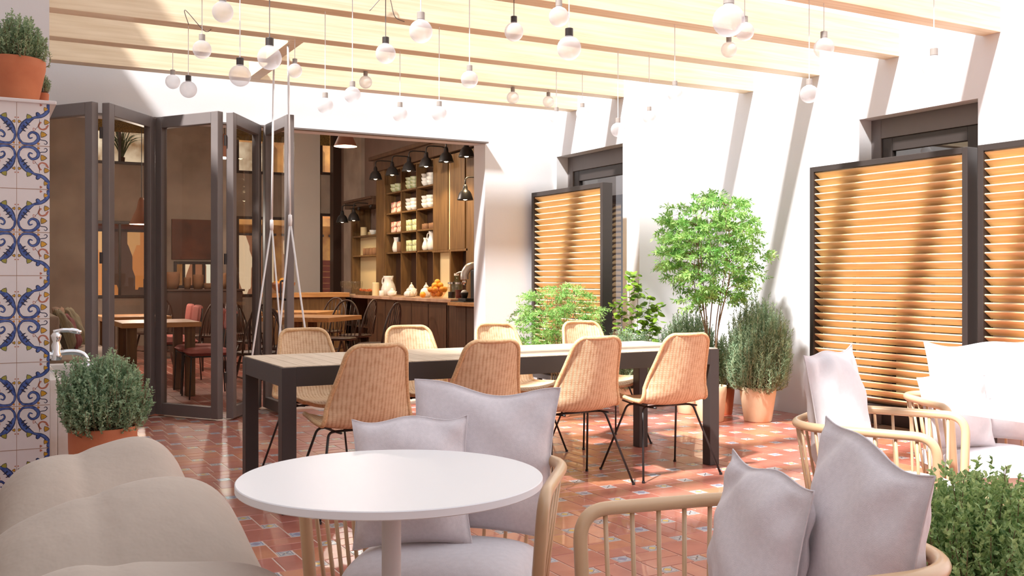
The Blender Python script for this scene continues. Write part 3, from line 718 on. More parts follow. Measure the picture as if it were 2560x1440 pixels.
def roundleaves(name, items, mat, parent, seed=0):
    """items : (point, radius); roundish cupped leaves"""
    R = random.Random(seed); b = MB()
    for p, r in items:
        nrm = Vector((R.gauss(0, .45), R.gauss(-.2, .45), 1)).normalized(); u = nrm.orthogonal().normalized(); u = Matrix.Rotation(R.uniform(0, 6.3), 3, nrm) @ u; v = nrm.cross(u)
        V = [Vector(p)+nrm*r*.12]
        for k in range(9):
            a = 2*pi*k/9; rr = r*(1.0 if k else 1.2)*(.92+.16*R.random()); V.append(Vector(p)+u*math.cos(a)*rr+v*math.sin(a)*rr*.9-nrm*r*.10*abs(math.sin(a)))
        b.add(V, [(0, 1+k, 1+(k+1) % 9) for k in range(9)])
    return b.build(name, mat, parent, smooth=True)
def stems(name, paths, parent, r0=.004, r1=.0015, mat='stem', n=5):
    b = MB()
    for P in paths: m_ = len(P); b.tube(P, [r0+(r1-r0)*k/(m_-1) for k in range(m_)], n)
    return b.build(name, M[mat], parent, smooth=True)
def pot(parent, r, h, mat, taper=.78, lip=.0, z=0):
    b = MB(); rb = r*taper; t_ = .012
    b.lathe([(0, 0), (rb-.006, 0), (rb, .006), (r-lip-.001, h*.82), (r, h*.83) if lip else (r-.001, h*.83), (r, h-.006), (r-.004, h), (r-t_, h-.003), (r-t_-.004, h*.86)], 40, (0, 0, z)); b.build('pot', M[mat], parent, smooth=True)
    b = MB(); b.lathe([(0, h*.88), (r-t_-.001, h*.875)], 28, (0, 0, z)); b.build('soil', M['soil'], parent)
def dome_twigs(n, rx, rz, zc, z0, seed, upright=.0, low=-.25, base=.35, ry=None):
    R = random.Random(seed); out = []; ry = ry or rx
    while len(out) < n:
        a = R.uniform(0, 2*pi); c = R.uniform(low, 1); s_ = math.sqrt(max(0, 1-c*c)); k = R.uniform(.60, 1.02)**.6*R.choice((1, 1, 1, 1.07))
        k *= 1+.10*math.sin(3*a+seed)*math.sin(4*c+seed)
        tip = Vector((rx*s_*math.cos(a)*k, ry*s_*math.sin(a)*k, zc+rz*c*k)); b0 = Vector((tip.x*base*R.random(), tip.y*base*R.random(), z0))
        mid = b0.lerp(tip, .55)+Vector((tip.x*.12, tip.y*.12, -.02*rz))+Vector((R.gauss(0, .02), R.gauss(0, .02), 0))*(rx/.2)
        if upright: tip = tip+Vector((0, 0, upright*R.uniform(.3, 1)))
        out.append(catmull([b0, mid, tip], 4))
    return out
def box_bush(name, label, loc, rx, rz, zc, z0, n, L, W, step, mat, seed, potargs, group=None, upright=0, t0=.42, low=-.25, spread=.9, per=2, rz_=0):
    t = thing(name, label, 'potted plant', loc, rz_, group); pot(t, *potargs)
    tw = dome_twigs(n, rx, rz, zc, z0, seed, upright, low)
    leaves('foliage', tw, mat, t, L, W, step, t0, spread, seed, per); stems('stems', tw[::3], t, .0028, .001, n=4)
    return t
G = 'potted shrubs and plants of the patio'
box_bush('potted_box', 'clipped green box bush at the bottom right corner beside the nearest armchair', (2.115, 1.52, 0), .27, .27, .45, .28, 860, .0172, .0102, .0100, M['boxleaf'], 3, (.17, .30, 'terracotta'), G, .05)
box_bush('potted_box', 'grey-green box bush in a tall terracotta pot in front of the fountain basin', (.515, 4.87, 0), .205, .20, .63, .45, 620, .0155, .0102, .0095, M['rosemary'], 8, (.148, .52, 'terracotta', .72), G, .04)
box_bush('potted_box', 'big pot with a bushy shrub standing on top of the tiled fountain wall', (.175, 5.60, 2.063), .155, .15, .295, .18, 420, .0150, .0085, .010, M['greyleaf'], 12, (.145, .245, 'terracotta', .72), G, .05)
box_bush('potted_box', 'tiny potted shrub behind the big pot on the tiled fountain wall', (.315, 5.79, 2.063), .040, .055, .165, .10, 90, .009, .005, .007, M['greyleaf'], 14, (.031, .12, 'terracotta', .75), G, .01)
# shrubs along the right wall
box_bush('potted_shrub', 'tall grey-green shrub in the rightmost pale pot by the white wall', (5.77, 6.27, 0), .275, .42, .52, .22, 700, .030, .0055, .010, M['rosemary'], 21, (.150, .29, 'paleterracotta', .76), G, .14, .35, -.5, .6)
box_bush('potted_shrub', 'low spreading grey-green shrub spilling over beside the tall one at the right wall', (5.80, 6.72, 0), .23, .25, .42, .22, 420, .024, .007, .010, M['greyleaf'], 22, (.085, .24, 'terracotta', .76), G, .05, .35, -.5, .7)
box_bush('potted_shrub', 'bushy dark green shrub under the slender tree by the white wall', (5.56, 6.93, 0), .27, .36, .50, .2, 520, .026, .007, .010, M['rosemary'], 23, (.12, .24, 'paleterracotta', .76), G, .08, .35, -.5, .7)
box_bush('potted_shrub', 'dark green shrub seen under the far right end of the long table', (5.06, 7.12, 0), .27, .25, .47, .2, 420, .024, .007, .010, M['rosemary'], 24, (.11, .24, 'paleterracotta', .8), G, .05, .35, -.6, .7)

# slender airy tree
def airy(name, label, loc, zc, rx, rz, n, seed, potargs, mat, nstem, zfork, L, W, layer=1.0, spray=.15, lean=0):
    t = thing(name, label, 'potted plant', loc, 0, G); pot(t, *potargs); R = random.Random(seed); h0 = potargs[1]*.85
    st = []
    for k in range(nstem):
        a = 2*pi*k/nstem+R.uniform(-.4, .4); rr = R.uniform(.25, .75); top = Vector((rx*rr*math.cos(a), rx*rr*math.sin(a), zc+rz*R.uniform(.1, .75)))
        b0 = Vector((.05*math.cos(a), .05*math.sin(a), h0)); st.append(catmull([b0, b0.lerp(top, .35)+Vector((-.03*math.cos(a), -.03*math.sin(a), 0)), b0.lerp(top, .7)+Vector((R.gauss(0, .03), R.gauss(0, .03), 0)), top], 6))
    br = []; sp = []
    for k in range(n):
        while True:
            x, y, z = R.uniform(-1, 1), R.uniform(-1, 1), R.uniform(-1, 1); q = x*x+y*y+z*z
            if .12 < q < 1: break
        lob = 1+.13*math.sin(5*math.atan2(y, x)+seed)*math.cos(6*z)
        c = Vector((rx*x*lob, rx*y*lob, zc+rz*z)); S = min((p for s_ in st for p in s_), key=lambda p: (p-c).length+max(0, p.z-c.z)*1.5)
        out = Vector((c.x-S.x*.5, c.y-S.y*.5, 0)); out = out.normalized() if out.length > .001 else Vector((1, 0, 0))
        br.append(catmull([S, S.lerp(c, .6)+Vector((0, 0, .02)), c], 3))
        for j in range(4):
            a = math.atan2(out.y, out.x)+R.uniform(-1.3, 1.3); l_ = spray*R.uniform(.6, 1.15); dv = Vector((math.cos(a), math.sin(a), R.uniform(-.1, .35)*layer))
            sp.append(catmull([c, c+dv*l_*.55, c+dv*l_+Vector((0, 0, -.03))], 3))
    leaves('foliage', sp, mat, t, L, W, L*.33, .05, 1.1, seed, 2, .15, .3)
    stems('stems', st, t, .0065, .002); stems('branches', br, t, .0022, .0009, n=4)
    return t
airy('potted_tree', 'slender many-stemmed tree with a bright airy crown against the white wall', (5.42, 6.46, 0), 1.43, .41, .52, 290, 5, (.135, .30, 'paleterracotta', .8), M['limeleaf'], 9, .8, .040, .013, spray=.125)
airy('potted_bamboo', 'feathery light green plant in front of the far slatted screen', (4.44, 7.33, 0), .80, .35, .36, 170, 6, (.14, .30, 'paleterracotta', .8), M['limeleaf'], 8, .5, .030, .008, spray=.14)
# round-leaved plant
t = thing('potted_coin_leaf_plant', 'round-leaved plant between the far screen and the slender tree', 'potted plant', (5.22, 7.24, 0), 0, G); pot(t, .12, .28, 'paleterracotta', .8)
R = random.Random(4); st = []; it = []
for k, (dx, dy, top) in enumerate(((-.10, -.02, 1.22), (.02, .0, 1.20), (.17, .03, 1.02), (-.16, .02, .98), (.09, -.08, .86), (.24, .02, .95))):
    s_ = catmull([(dx*.2, dy*.2, .24), (dx*.6, dy, .24+(top-.24)*.5), (dx*1.1, dy*1.3, top)], 8); st.append(s_)
    for i, p in enumerate(s_):
        if p.z < .50: continue
        for j in range(4):
            a = R.uniform(0, 6.3); rr = R.uniform(.02, .095); it.append((p+Vector((math.cos(a)*rr, math.sin(a)*rr, R.uniform(-.02, .03))), R.uniform(.020, .040)))
roundleaves('foliage', it, M['roundleaf'], t, 3); stems('stems', st, t, .004, .0015)

# ================================================================== PENDANT BULBS
def bulbmat():
    m, nt, b, out = nodes('milky_bulb_glass'); N = nt.nodes; L = nt.links; N.remove(b)
    t_ = N.new('ShaderNodeBsdfTransparent'); t_.inputs[0].default_value = (.95, .95, .96, 1)
    d = N.new('ShaderNodeBsdfDiffuse'); d.inputs[0].default_value = (.82, .81, .83, 1); tl = N.new('ShaderNodeBsdfTranslucent'); tl.inputs[0].default_value = (.85, .84, .86, 1)
    g = N.new('ShaderNodeBsdfGlossy'); g.inputs['Roughness'].default_value = .03
    lw = N.new('ShaderNodeLayerWeight'); lw.inputs[0].default_value = .35
    a = N.new('ShaderNodeMixShader'); a.inputs[0].default_value = .5; L.new(d.outputs[0], a.inputs[1]); L.new(tl.outputs[0], a.inputs[2])
    c = N.new('ShaderNodeMixShader'); mr = N.new('ShaderNodeMapRange'); mr.inputs[3].default_value = .30; mr.inputs[4].default_value = .75; L.new(lw.outputs['Facing'], mr.inputs[0]); L.new(mr.outputs[0], c.inputs[0])
    L.new(t_.outputs[0], c.inputs[1]); L.new(a.outputs[0], c.inputs[2])
    f = N.new('ShaderNodeFresnel'); f.inputs[0].default_value = 1.4; ge = N.new('ShaderNodeNewGeometry'); ml = N.new('ShaderNodeMath'); ml.operation = 'MULTIPLY_ADD'; L.new(ge.outputs['Backfacing'], ml.inputs[0]); ml.inputs[1].default_value = -1; L.new(f.outputs[0], ml.inputs[2]); ml.use_clamp = True; e_ = N.new('ShaderNodeMixShader'); L.new(ml.outputs[0], e_.inputs[0]); L.new(c.outputs[0], e_.inputs[1]); L.new(g.outputs[0], e_.inputs[2]); L.new(e_.outputs[0], out.inputs[0])
    return m
M['bulb'] = bulbmat(); M['cap'] = pm('grey_socket', rgb((150, 142, 136)), .4)
BULBS = [(1.17, 5.4, 2.637, .112, 5), (1.225, 6.23, 2.61, .113, 4), (1.329, 7.87, 2.709, .11, 2), (1.294, 7.05, 2.509, .116, 3), (1.262, 5.4, 2.303, .117, 5), (1.423, 5.4, 2.418, .132, 5), (2.043, 7.05, 2.714, .105, 3), (2.007, 6.23, 2.329, .105, 4), (1.901, 5.4, 2.254, .096, 5), (2.886, 7.87, 2.854, .108, 2), (2.104, 5.4, 2.515, .117, 5), (1.952, 4.53, 2.435, .116, 6), (2.864, 7.05, 2.46, .115, 3), (2.822, 6.23, 2.342, .105, 4), (2.649, 5.4, 2.416, .105, 5), (2.958, 5.4, 2.744, .118, 5), (4.299, 7.87, 2.847, .112, 2), (4.676, 7.87, 2.842, .106, 2), (4.267, 7.05, 2.545, .107, 3), (2.757, 4.53, 2.61, .108, 6), (2.822, 4.53, 2.449, .13, 6), (4.524, 7.05, 2.599, .109, 3), (4.321, 6.23, 2.339, .11, 4), (4.616, 6.23, 2.458, .1, 4), (4.218, 5.4, 2.472, .104, 5), (2.514, 2.89, 2.183, .122, 8), (4.065, 4.53, 2.687, .111, 6), (4.698, 5.4, 2.826, .112, 5), (4.594, 4.53, 2.359, .113, 6), (4.721, 4.53, 2.662, .127, 6), (4.715, 3.71, 2.388, .125, 7)]
NOTE = ['cut by the top edge near the left end', 'hanging over the second door leaf at upper left', 'small one, leftmost of all, over the second glass leaf', 'dark capped one just right of the leftmost bulb', 'large one over the middle glass door leaf', 'large dark capped one in front of the swing rope', 'half hidden behind the swing ropes', 'over the pale pier seen in the cafe', 'low one, overlapping the lowest beam edge left of the counter', 'small short-corded one beneath the second beam', 'dark capped one over the counter shelves', 'big bright one near the top, left of centre', 'faint one over the cafe opening, left of its twin', 'faint one against the white wall above the counter lamps', 'round bright one right of centre over the cafe opening', 'dark capped one near the top centre', 'short-corded one under the second beam, right of the opening', 'short-corded one under the second beam at the wall corner', 'faint one over the wall corner above the far recess', 'cut by the top edge right of centre', 'large dark capped one right of centre', 'small one at the far wall corner above the beam end', 'low one over the far recess', 'small faint one against the stepped white wall', 'faint one near the end of the third beam', 'largest and nearest one at the top', 'just right of the nearest, largest bulb', 'directly below the nearest, largest bulb', 'low one against the white wall near the fourth beam end', 'bright one between two beam ends at upper right', 'rightmost one, pale against the white wall']
ub = MB(); ub.lathe([(.012, .56), (.14, .54), (.16, .50), (.18, .46), (.24, .42)]+[(.5*math.sin(a), .5*math.cos(a)) for a in np.linspace(.62, 3.0, 16)]+[(0, -.5)], 28)
for k, (x, y, z, D, bi) in enumerate(BULBS):
    capz = z+D*.5; top = 2.94
    t = thing('pendant_bulb', 'frosted globe pendant bulb, ' + NOTE[k], 'pendant lamp', (x, y, top), 0, 'globe bulbs hanging from the pergola')
    dz = z-top
    if k == 0: g0 = ub.build('globe', M['bulb'], t, smooth=True)
    else: g0 = g0.copy(); COL.objects.link(g0); g0.parent = t
    g0.location = (0, 0, dz-.04*D); g0.scale = (D, D, D)
    b = MB(); c = D*.17; b.lathe([(0, 0), (c, 0), (c, -D*.30), (c*.86, -D*.34), (0, -D*.34)], 16, (0, 0, dz+D*.78)); b.build('socket', M['cap'] if k not in (3, 4, 5, 10, 15, 20) else M['dark'], t, bevel=.0015)
    if dz+D*.78 < -.005: b = MB(); b.tube([(0, 0, 0), (0, 0, dz+D*.78)], .0028, 6); b.build('cord', M['rope'] if k not in (5, 10, 15) else M['greymetal'], t)
# loose supply cables on the beams
for k, (P, lb) in enumerate((([(2.9, 5.26, 3.06), (3.15, 5.20, 2.93), (3.35, 5.10, 3.02), (3.5, 4.62, 3.10)], 'thin grey cable drooping between two beams right of centre'),
              ([(1.28, 6.96, 2.93), (1.25, 6.93, 3.02), (1.38, 6.95, 2.90), (1.45, 7.06, 2.94)], 'thin dark cable sagging below the third beam at upper left'),
              ([(2.28, 6.14, 2.96), (2.40, 6.13, 3.08), (2.46, 6.15, 2.95), (2.55, 6.2, 2.935)], 'thin cable looping on the beam behind the big bright bulb'))):
    b = MB(); b.tube(catmull(P, 8), .003, 6); tag(b.build('supply_cable', M['greymetal'], smooth=True), lb, 'cable')

# ================================================================== ROPE SWING
t = thing('rope_swing', 'white rope swing with a plank seat hanging in front of the folding doors', 'swing', (2.08, 7.59, .46))
b = MB(); b.box(-.15, -.42, -.0125, .15, .42, .0125); b.build('seat', M['oaktop'], t, bevel=.004)
for sy, xx, yb in ((-1, -.03, -.34), (1, .05, .36)):
    kn = (xx*.6, sy*.35, 1.17)
    b = MB(); b.tube([(xx, yb+.0, 2.478), kn], .0085, 8); b.build('rope', M['rope'], t, smooth=True)
    b = MB(); b.lathe([(0, -.045), (.014, -.04), (.016, 0), (.014, .04), (0, .045)], 10, kn); b.build('knot', M['rope'], t, smooth=True)
    for sx in (-1, 1):
        b = MB(); b.tube([kn, (sx*.135, sy*.38, .0125), (sx*.135, sy*.38, -.03)], .0075, 8); b.build('rope', M['rope'], t, smooth=True)
# ================================================================== CAFE ROOM : counter, shelves and what stands on them
def add_light(name, loc, energy, color, size=.05, kind='POINT', spot=None, par=None, rot=None):
    l = bpy.data.lights.new(name, kind); l.energy = energy; l.color = color
    if kind in ('POINT', 'SPOT'): l.shadow_soft_size = size
    if spot: l.spot_size = spot; l.spot_blend = .5
    o = bpy.data.objects.new(name, l); COL.objects.link(o); o.location = loc
    if par is not None: o.parent = par
    if rot is not None: o.rotation_euler = rot
    return o
WARM = (1.0, .74, .42)
t = thing('counter', 'long dark wood cafe counter along the right wall', 'counter', (0, 0, 0))
CX0, CX1, CZ = 5.28, 5.86, .93
for k, (y0, y1) in enumerate(((9.9, 11.5), (11.5, 13.3), (13.3, 14.4))):
    b = MB(); b.box(CX0+.06, y0+.01, .08, 6.18, y1-.01, CZ-.045); n = 3
    for j in range(n):
        a0_ = y0+.04+j*(y1-y0-.06)/n; a1_ = y0+.02+(j+1)*(y1-y0-.06)/n; b.box(CX0+.045, a0_, .14, CX0+.06, a1_, CZ-.08)
    b.build('cabinet', M['darkoak'], t, bevel=.004)
b = MB(); b.box(CX0+.06, 14.41, .08, 6.18, 14.47, CZ-.045); b.box(CX0+.06, 15.18, .08, 6.18, 15.24, CZ-.045); b.box(CX0+.06, 15.9, .08, 6.18, 15.96, CZ-.045); b.box(CX0+.08, 14.47, .42, 6.18, 15.9, .45); b.box(6.1, 14.47, .08, 6.18, 15.9, CZ-.05)
b.build('open_shelving', M['darkoak'], t)
b = MB(); b.box(CX0+.1, 9.9, 0, 6.18, 15.96, .08); b.build('plinth', M['darkwood'], t)
ct = MB(); ct.box(CX0, 11.3, CZ-.045, 6.195, 16.0, CZ); ct.build('counter_top', pm('pale_pink_stone', rgb((206, 172, 146)), .3, c2=rgb((178, 140, 112)), vs=6), t, bevel=.004)
ct = MB(); ct.box(CX0-.05, 9.85, CZ-.075, 6.195, 11.295, CZ-.03); ct.build('counter_top', M['oaktop'], t, bevel=.004)

# cubby shelves
SX, SXB = 5.85, 6.19
t = thing('shelf_unit', 'tall oak cubby shelves above the counter holding white crockery', 'shelf unit', (0, 0, 0))
cols = [15.0, 14.36, 13.74, 13.12]; rows = [.93, 1.60, 1.915, 2.23, 2.56, 2.93]
b = MB(); b.box(SX-.02, 15.02, .93, SXB, 15.40, 2.95); b.build('side_panel', M['oak'], t, bevel=.003)
b = MB(); b.box(SX+.17, 12.0, .93, SXB, 15.02, 2.95); b.build('back_panel', M['darkwood'], t)
for y in cols: b = MB(); b.box(SX, y-.012, .93, SX+.17, y+.012, 2.93); b.build('upright', M['oak'], t)
for z in rows[1:]: b = MB(); b.box(SX, 13.13, z-.012, SX+.17, 15.0, z+.012); b.build('shelf', M['oak'], t)
b = MB(); b.box(SX-.015, 12.60, 1.60, SXB, 13.10, 2.93); b.build('door_panel', M['oak'], t, bevel=.004)
b = MB(); b.box(SX+.01, 12.52, 1.60, SXB, 12.60, 2.93); b.box(SX+.10, 12.52, .93, SXB, 13.10, 1.575); b.build('cream_backing', M['cream'], t)
b = MB(); b.box(SX-.015, 12.05, 1.60, SXB, 12.52, 2.93); b.build('door_panel', M['oak'], t, bevel=.004)
b = MB(); b.box(SX-.02, 11.95, 1.57, SXB, 13.12, 1.60); b.box(SX-.02, 12.48, .93, SXB, 12.52, 1.57); b.build('shelf', M['oak'], t)
b = MB(); b.box(SX-.02, 11.60, .93, SXB, 11.99, 2.93); b.build('side_panel', M['oak'], t, bevel=.003)
b = MB(); b.box(SX-.06, 11.0, 2.95, SXB, 15.42, 3.14); b.box(SX-.12, 11.0, 3.14, SXB, 15.5, 3.20); b.build('cornice', M['darkoak'], t, bevel=.006)
t = thing('corner_shelf', 'lower open shelves with cream back at the far end of the counter', 'shelf unit', (0, 0, 0))
b = MB(); b.box(SX, 16.62, .93, SXB, 16.70, 2.42); b.build('upright', M['oak'], t)
b = MB(); b.box(SX+.15, 15.405, .93, SXB, 16.62, 2.0); b.build('cream_backing', M['cream'], t)
for z in (1.58, 1.92): b = MB(); b.box(SX, 15.405, z-.012, SX+.15, 16.62, z+.012); b.build('shelf', M['oak'], t)
b = MB(); b.box(SX-.08, 15.405, 2.42, SXB, 16.80, 2.52); b.box(SX-.12, 15.405, 2.52, SXB, 16.84, 2.56); b.build('cornice', M['darkoak'], t, bevel=.005)

# counter lamps
def wall_lamp(loc, label, src=None):
    if src is None:
        t = thing('counter_lamp', label, 'lamp', loc, 0, 'black bell lamps over the counter')
        b = MB(); b.lathe([(.022, .20), (.030, .17), (.034, .135), (.060, .115), (.080, .085), (.092, .045), (.102, .012), (.104, 0), (.098, 0), (.088, .04), (.075, .08), (.055, .108), (.0, .12)], 24); shd = b.build('shade', M['black'], t, smooth=True)
        b = MB(); b.lathe([(0, -.004), (.025, .005), (.032, .03), (.025, .06), (.012, .085), (0, .09)], 14); b.build('bulb', emit('warm_lamp_glow', (1, .78, .5), 14), shd, smooth=True)
        b = MB(); b.tube(rounded([(0, 0, .18), (0, 0, .30), (.28, 0, .30), (.30, 0, .24)], .08, 6), .009, 8); b.build('arm', M['black'], t, smooth=True)
        b = MB(); b.tube([(.285, 0, .26), (.31, 0, .26)], .04, 14); b.build('wall_plate', M['black'], t, smooth=True)
        return t
    return dup(src, loc, None, label)
LY = [14.55, 13.85, 13.2, 12.58, 11.92, 11.3]
names = ['leftmost of the row over the cubby shelves', 'second of the row over the cubby shelves', 'third of the row over the cubby shelves', 'fourth of the row over the cubby shelves', 'fifth of the row, over the oak panel', 'last of the row, half hidden by the opening edge']
L0 = None
for y, nm in zip(LY, names):
    o = wall_lamp((5.50, y, 2.74), 'black bell shaped lamp, '+nm, L0); L0 = L0 or o
    add_light('lamp_light', (5.50, y, 2.70), 40, WARM, .05, 'SPOT', 2.0)
for y, nm in ((16.2, 'left of the two over the corner shelf'), (15.62, 'right of the two over the corner shelf')):
    o = wall_lamp((5.52, y, 2.15), 'black bell shaped lamp, '+nm, L0); add_light('lamp_light', (5.52, y, 2.12), 22, WARM, .05, 'SPOT', 2.0)
wall_lamp((5.52, 11.38, 2.20), 'black bell shaped lamp, low one beside the opening edge', L0); add_light('lamp_light', (5.52, 11.38, 2.17), 20, WARM, .05, 'SPOT', 2.0)

# crockery
def bowl_mesh(r, h, mat, name='bowl'):
    b = MB(); b.lathe([(0, .004), (r*.45, 0), (r*.5, .004), (r*.85, h*.5), (r, h), (r*.95, h), (r*.78, h*.5), (r*.4, .012), (0, .012)], 20); return b.build(name, mat, smooth=True)
def mug_mesh(r, h, mat, name):
    b = MB(); b.lathe([(0, 0), (r*.9, 0), (r, h*.1), (r, h), (r*.92, h), (r*.9, h*.12), (0, h*.1)], 18); return b.build(name, mat, smooth=True)
def scatter(src, spots, label, cat, group):
    for k, p in enumerate(spots):
        o = src if k == 0 else src.copy()
        if k: COL.objects.link(o)
        o.location = p; tag(o, label, cat, group)
def mid(c): return (cols[c]+cols[c+1])/2
rowname = {4: 'top', 3: 'second', 2: 'third', 1: 'bottom'}; colname = ['left', 'middle', 'right']
green = pm('white_and_green_crockery', (.66, .66, .56), .3, c2=(.34, .38, .14), vs=14)
red = pm('red_crockery', rgb((170, 40, 38)), .3, c2=rgb((214, 196, 180)), vs=18)
rr = random.Random(9)
for c, r, m_, kind in ((0, 4, green, 'bowl'), (1, 4, green, 'bowl'), (2, 4, M['porcelain'], 'bowl'), (0, 3, red, 'cup'), (1, 3, M['porcelain'], 'bowl'), (2, 3, M['porcelain'], 'bowl'), (0, 2, red, 'cup'), (1, 2, green, 'cup'), (2, 2, M['clay'], 'cup'), (1, 1, green, 'cup')):
    z0 = rows[r]+.012; y0 = mid(c); sp = []
    if kind == 'bowl':
        h = .075; src = bowl_mesh(.082, h, m_)
        for k in range(3): sp += [(SX+.085, y0+.13, z0+k*.055), (SX+.085, y0-.06, z0+k*.055)] if k < 3-(c == 0) else []
        lab = '%s bowl stacked in the %s row of the cubby shelves, %s column' % ('white' if m_ != green else 'white and green', rowname[r], colname[c]); cat = 'bowl'
    else:
        h = .085; src = mug_mesh(.042, h, m_, 'cup')
        for k in range(4):
            for q in range(2 if m_ != M['clay'] else 1): sp.append((SX+.06+.02*(k % 2), y0-.19+k*.125, z0+q*.0855))
        nm = {id(red): 'red and white', id(green): 'white and green', id(M['clay']): 'brown'}[id(m_)]
        lab = '%s cup stacked in the %s row of the cubby shelves, %s column' % (nm, rowname[r], colname[c]); cat = 'cup'
    scatter(src, sp, lab, cat, cat+'s in a cubby of the %s row, %s column' % (rowname[r], colname[c]))
def jug(name, label, loc, r, h, mat, rz=0, group=None, handle=True):
    t = thing(name, label, 'jug', loc, rz, group)
    b = MB(); b.lathe([(0, 0), (r*.72, 0), (r*.95, h*.15), (r, h*.32), (r*.8, h*.58), (r*.58, h*.75), (r*.62, h*.9), (r*.72, h), (r*.66, h), (r*.5, h*.78), (0, h*.7)], 24); b.build('body', mat, t, smooth=True)
    if handle: b = MB(); b.tube(catmull([(0, r*.55, h*.92), (0, r*1.15, h*.88), (0, r*1.3, h*.65), (0, r*.85, h*.45)], 6), r*.1, 8); b.build('handle', mat, t, smooth=True)
    b = MB(); b.add([(-r*.2, -r*.55, h*.9), (r*.2, -r*.55, h*.9), (0, -r*1.0, h*1.03), (0, -r*.55, h*.72)], [(0, 1, 2), (0, 2, 3), (1, 3, 2)]); b.build('spout', mat, t)
    return t
z0 = rows[1]+.012
jug('milk_jug', 'pale jug in the bottom left cubby of the shelves', (SX+.085, 14.75, z0), .072, .24, M['porcelain'])
scatter(mug_mesh(.045, .16, M['clay'], 'tumbler'), [(SX+.06, 14.56, z0), (SX+.11, 14.47, z0)], 'dark tumbler beside the jug in the bottom left cubby', 'cup', 'tumblers in the bottom left cubby')
jug('coffee_pot', 'tall white coffee pot in the bottom right cubby', (SX+.085, 13.35, z0), .08, .28, M['porcelain'], .4)
jug('coffee_pot', 'smaller white coffee pot left of the tall one in the bottom right cubby', (SX+.085, 13.57, z0), .065, .19, M['porcelain'], -.3)
# on the corner shelf
scatter(mug_mesh(.05, .12, M['clay'], 'canister'), [(SX+.08, 15.52+.16*k, 1.592) for k in range(5)], 'grey brown canister on the lower board of the corner shelf', 'canister', 'canisters on the corner shelf')
tag(bowl_mesh(.07, .08, M['porcelain'], 'serving_bowl'), 'pale serving bowl on the upper board of the corner shelf', 'bowl').__setattr__('location', (SX+.075, 15.78, 1.932))
tag(mug_mesh(.055, .15, M['cream'], 'canister'), 'cream canister on the upper board of the corner shelf', 'canister').__setattr__('location', (SX+.075, 16.25, 1.932))

# on the counter
CTZ = CZ+.001
gl = MB(); gl.lathe([(0, 0), (.032, 0), (.034, .003), (.006, .010), (.004, .075), (.012, .085), (.030, .13), (.034, .19), (.032, .215), (.0305, .215), (.032, .19), (.028, .13), (.010, .09), (0, .086)], 16)
M['wineglass'] = glass('thin_wine_glass', (.97, .965, .95), rough=.08)
gsrc = gl.build('wine_glass', M['wineglass'], smooth=True)
scatter(gsrc, [(5.38+.09*(k % 2), 15.78-.092*(k//2), CTZ) for k in range(16)], 'stemmed glass in the row at the far end of the counter', 'glass', 'wine glasses on the counter')
t = thing('fruit_tray', 'brown wooden tray of orange snacks on the counter beside the wine glasses', 'tray', (5.45, 14.72, CTZ))
b = MB(); b.box(-.12, -.28, 0, .12, .28, .012); b.box(-.12, -.28, .012, -.105, .28, .06); b.box(.105, -.28, .012, .12, .28, .06); b.box(-.105, -.28, .012, .105, -.265, .06); b.box(-.105, .265, .012, .105, .28, .06); b.build('tray', M['oak'], t, bevel=.002)
sn = MB()
for k in range(40):
    sn.obox((rr.uniform(-.085, .085), rr.uniform(-.24, .24), .04+rr.random()*.045), (.05, .03, .025), Matrix.Rotation(rr.uniform(0, 3), 3, 'Z') @ Matrix.Rotation(rr.uniform(-.5, .5), 3, 'X'))
o = sn.build('snacks', pm('orange_snack', rgb((206, 104, 44)), .6, var=.3, vs=30), t, bevel=.004); o['kind'] = 'stuff'
b = MB(); b.lathe([(0, 0), (.055, 0), (.055, .19), (.05, .20), (0, .20)], 20); tag(b.build('candle', M['cream'], smooth=False, loc=(5.42, 14.33, CTZ)), 'thick cream pillar candle on the counter left of the white jug', 'candle')
jug('water_jug', 'big white pitcher on the counter', (5.52, 14.05, CTZ), .115, .30, M['porcelain'], .3)
tag(mug_mesh(.04, .08, M['porcelain'], 'cup'), 'small white cup on the counter in front of the pitcher', 'cup').__setattr__('location', (5.36, 13.92, CTZ))
def teapot(label, loc, r, h, rz=0):
    t = thing('teapot', label, 'teapot', loc, rz, 'white teapots and sugar bowls on the counter')
    b = MB(); b.lathe([(0, 0), (r*.6, 0), (r*.9, h*.12), (r, h*.30), (r*.85, h*.52), (r*.45, h*.66), (0, h*.68)], 22); b.build('body', M['porcelain'], t, smooth=True)
    b = MB(); b.lathe([(r*.46, h*.655), (r*.44, h*.72), (r*.2, h*.86), (r*.08, h*.90), (0, h*.90)], 18); lid = b.build('lid', M['porcelain'], t, smooth=True)
    b = MB(); b.lathe([(r*.06, h*.89), (r*.15, h*.95), (r*.08, h), (0, h)], 14); b.build('knob', M['porcelain'], lid, smooth=True)
    b = MB(); b.tube(catmull([(0, r*.9, h*.48), (0, r*1.4, h*.45), (0, r*1.35, h*.2), (0, r*.92, h*.16)], 5), r*.09, 8); b.build('handle', M['porcelain'], t, smooth=True)
    b = MB(); b.tube(catmull([(0, -r*.85, h*.2), (0, -r*1.25, h*.32), (0, -r*1.5, h*.55)], 5), [r*.16, r*.15, r*.14, r*.13, r*.12, r*.11, r*.1, r*.09, r*.09, r*.08, r*.08], 8); b.build('spout', M['porcelain'], t, smooth=True)
    return t
teapot('low white sugar pot, leftmost of the white pots on the counter', (5.40, 13.60, CTZ), .07, .135, .3)
teapot('tall white teapot, left one of the two tall pots on the counter', (5.52, 13.15, CTZ), .085, .205, .2)
teapot('low white pot between the two tall teapots', (5.38, 12.92, CTZ), .07, .135, -.2)
teapot('tall white teapot beside the loose orange', (5.50, 12.58, CTZ), .085, .205, .2)
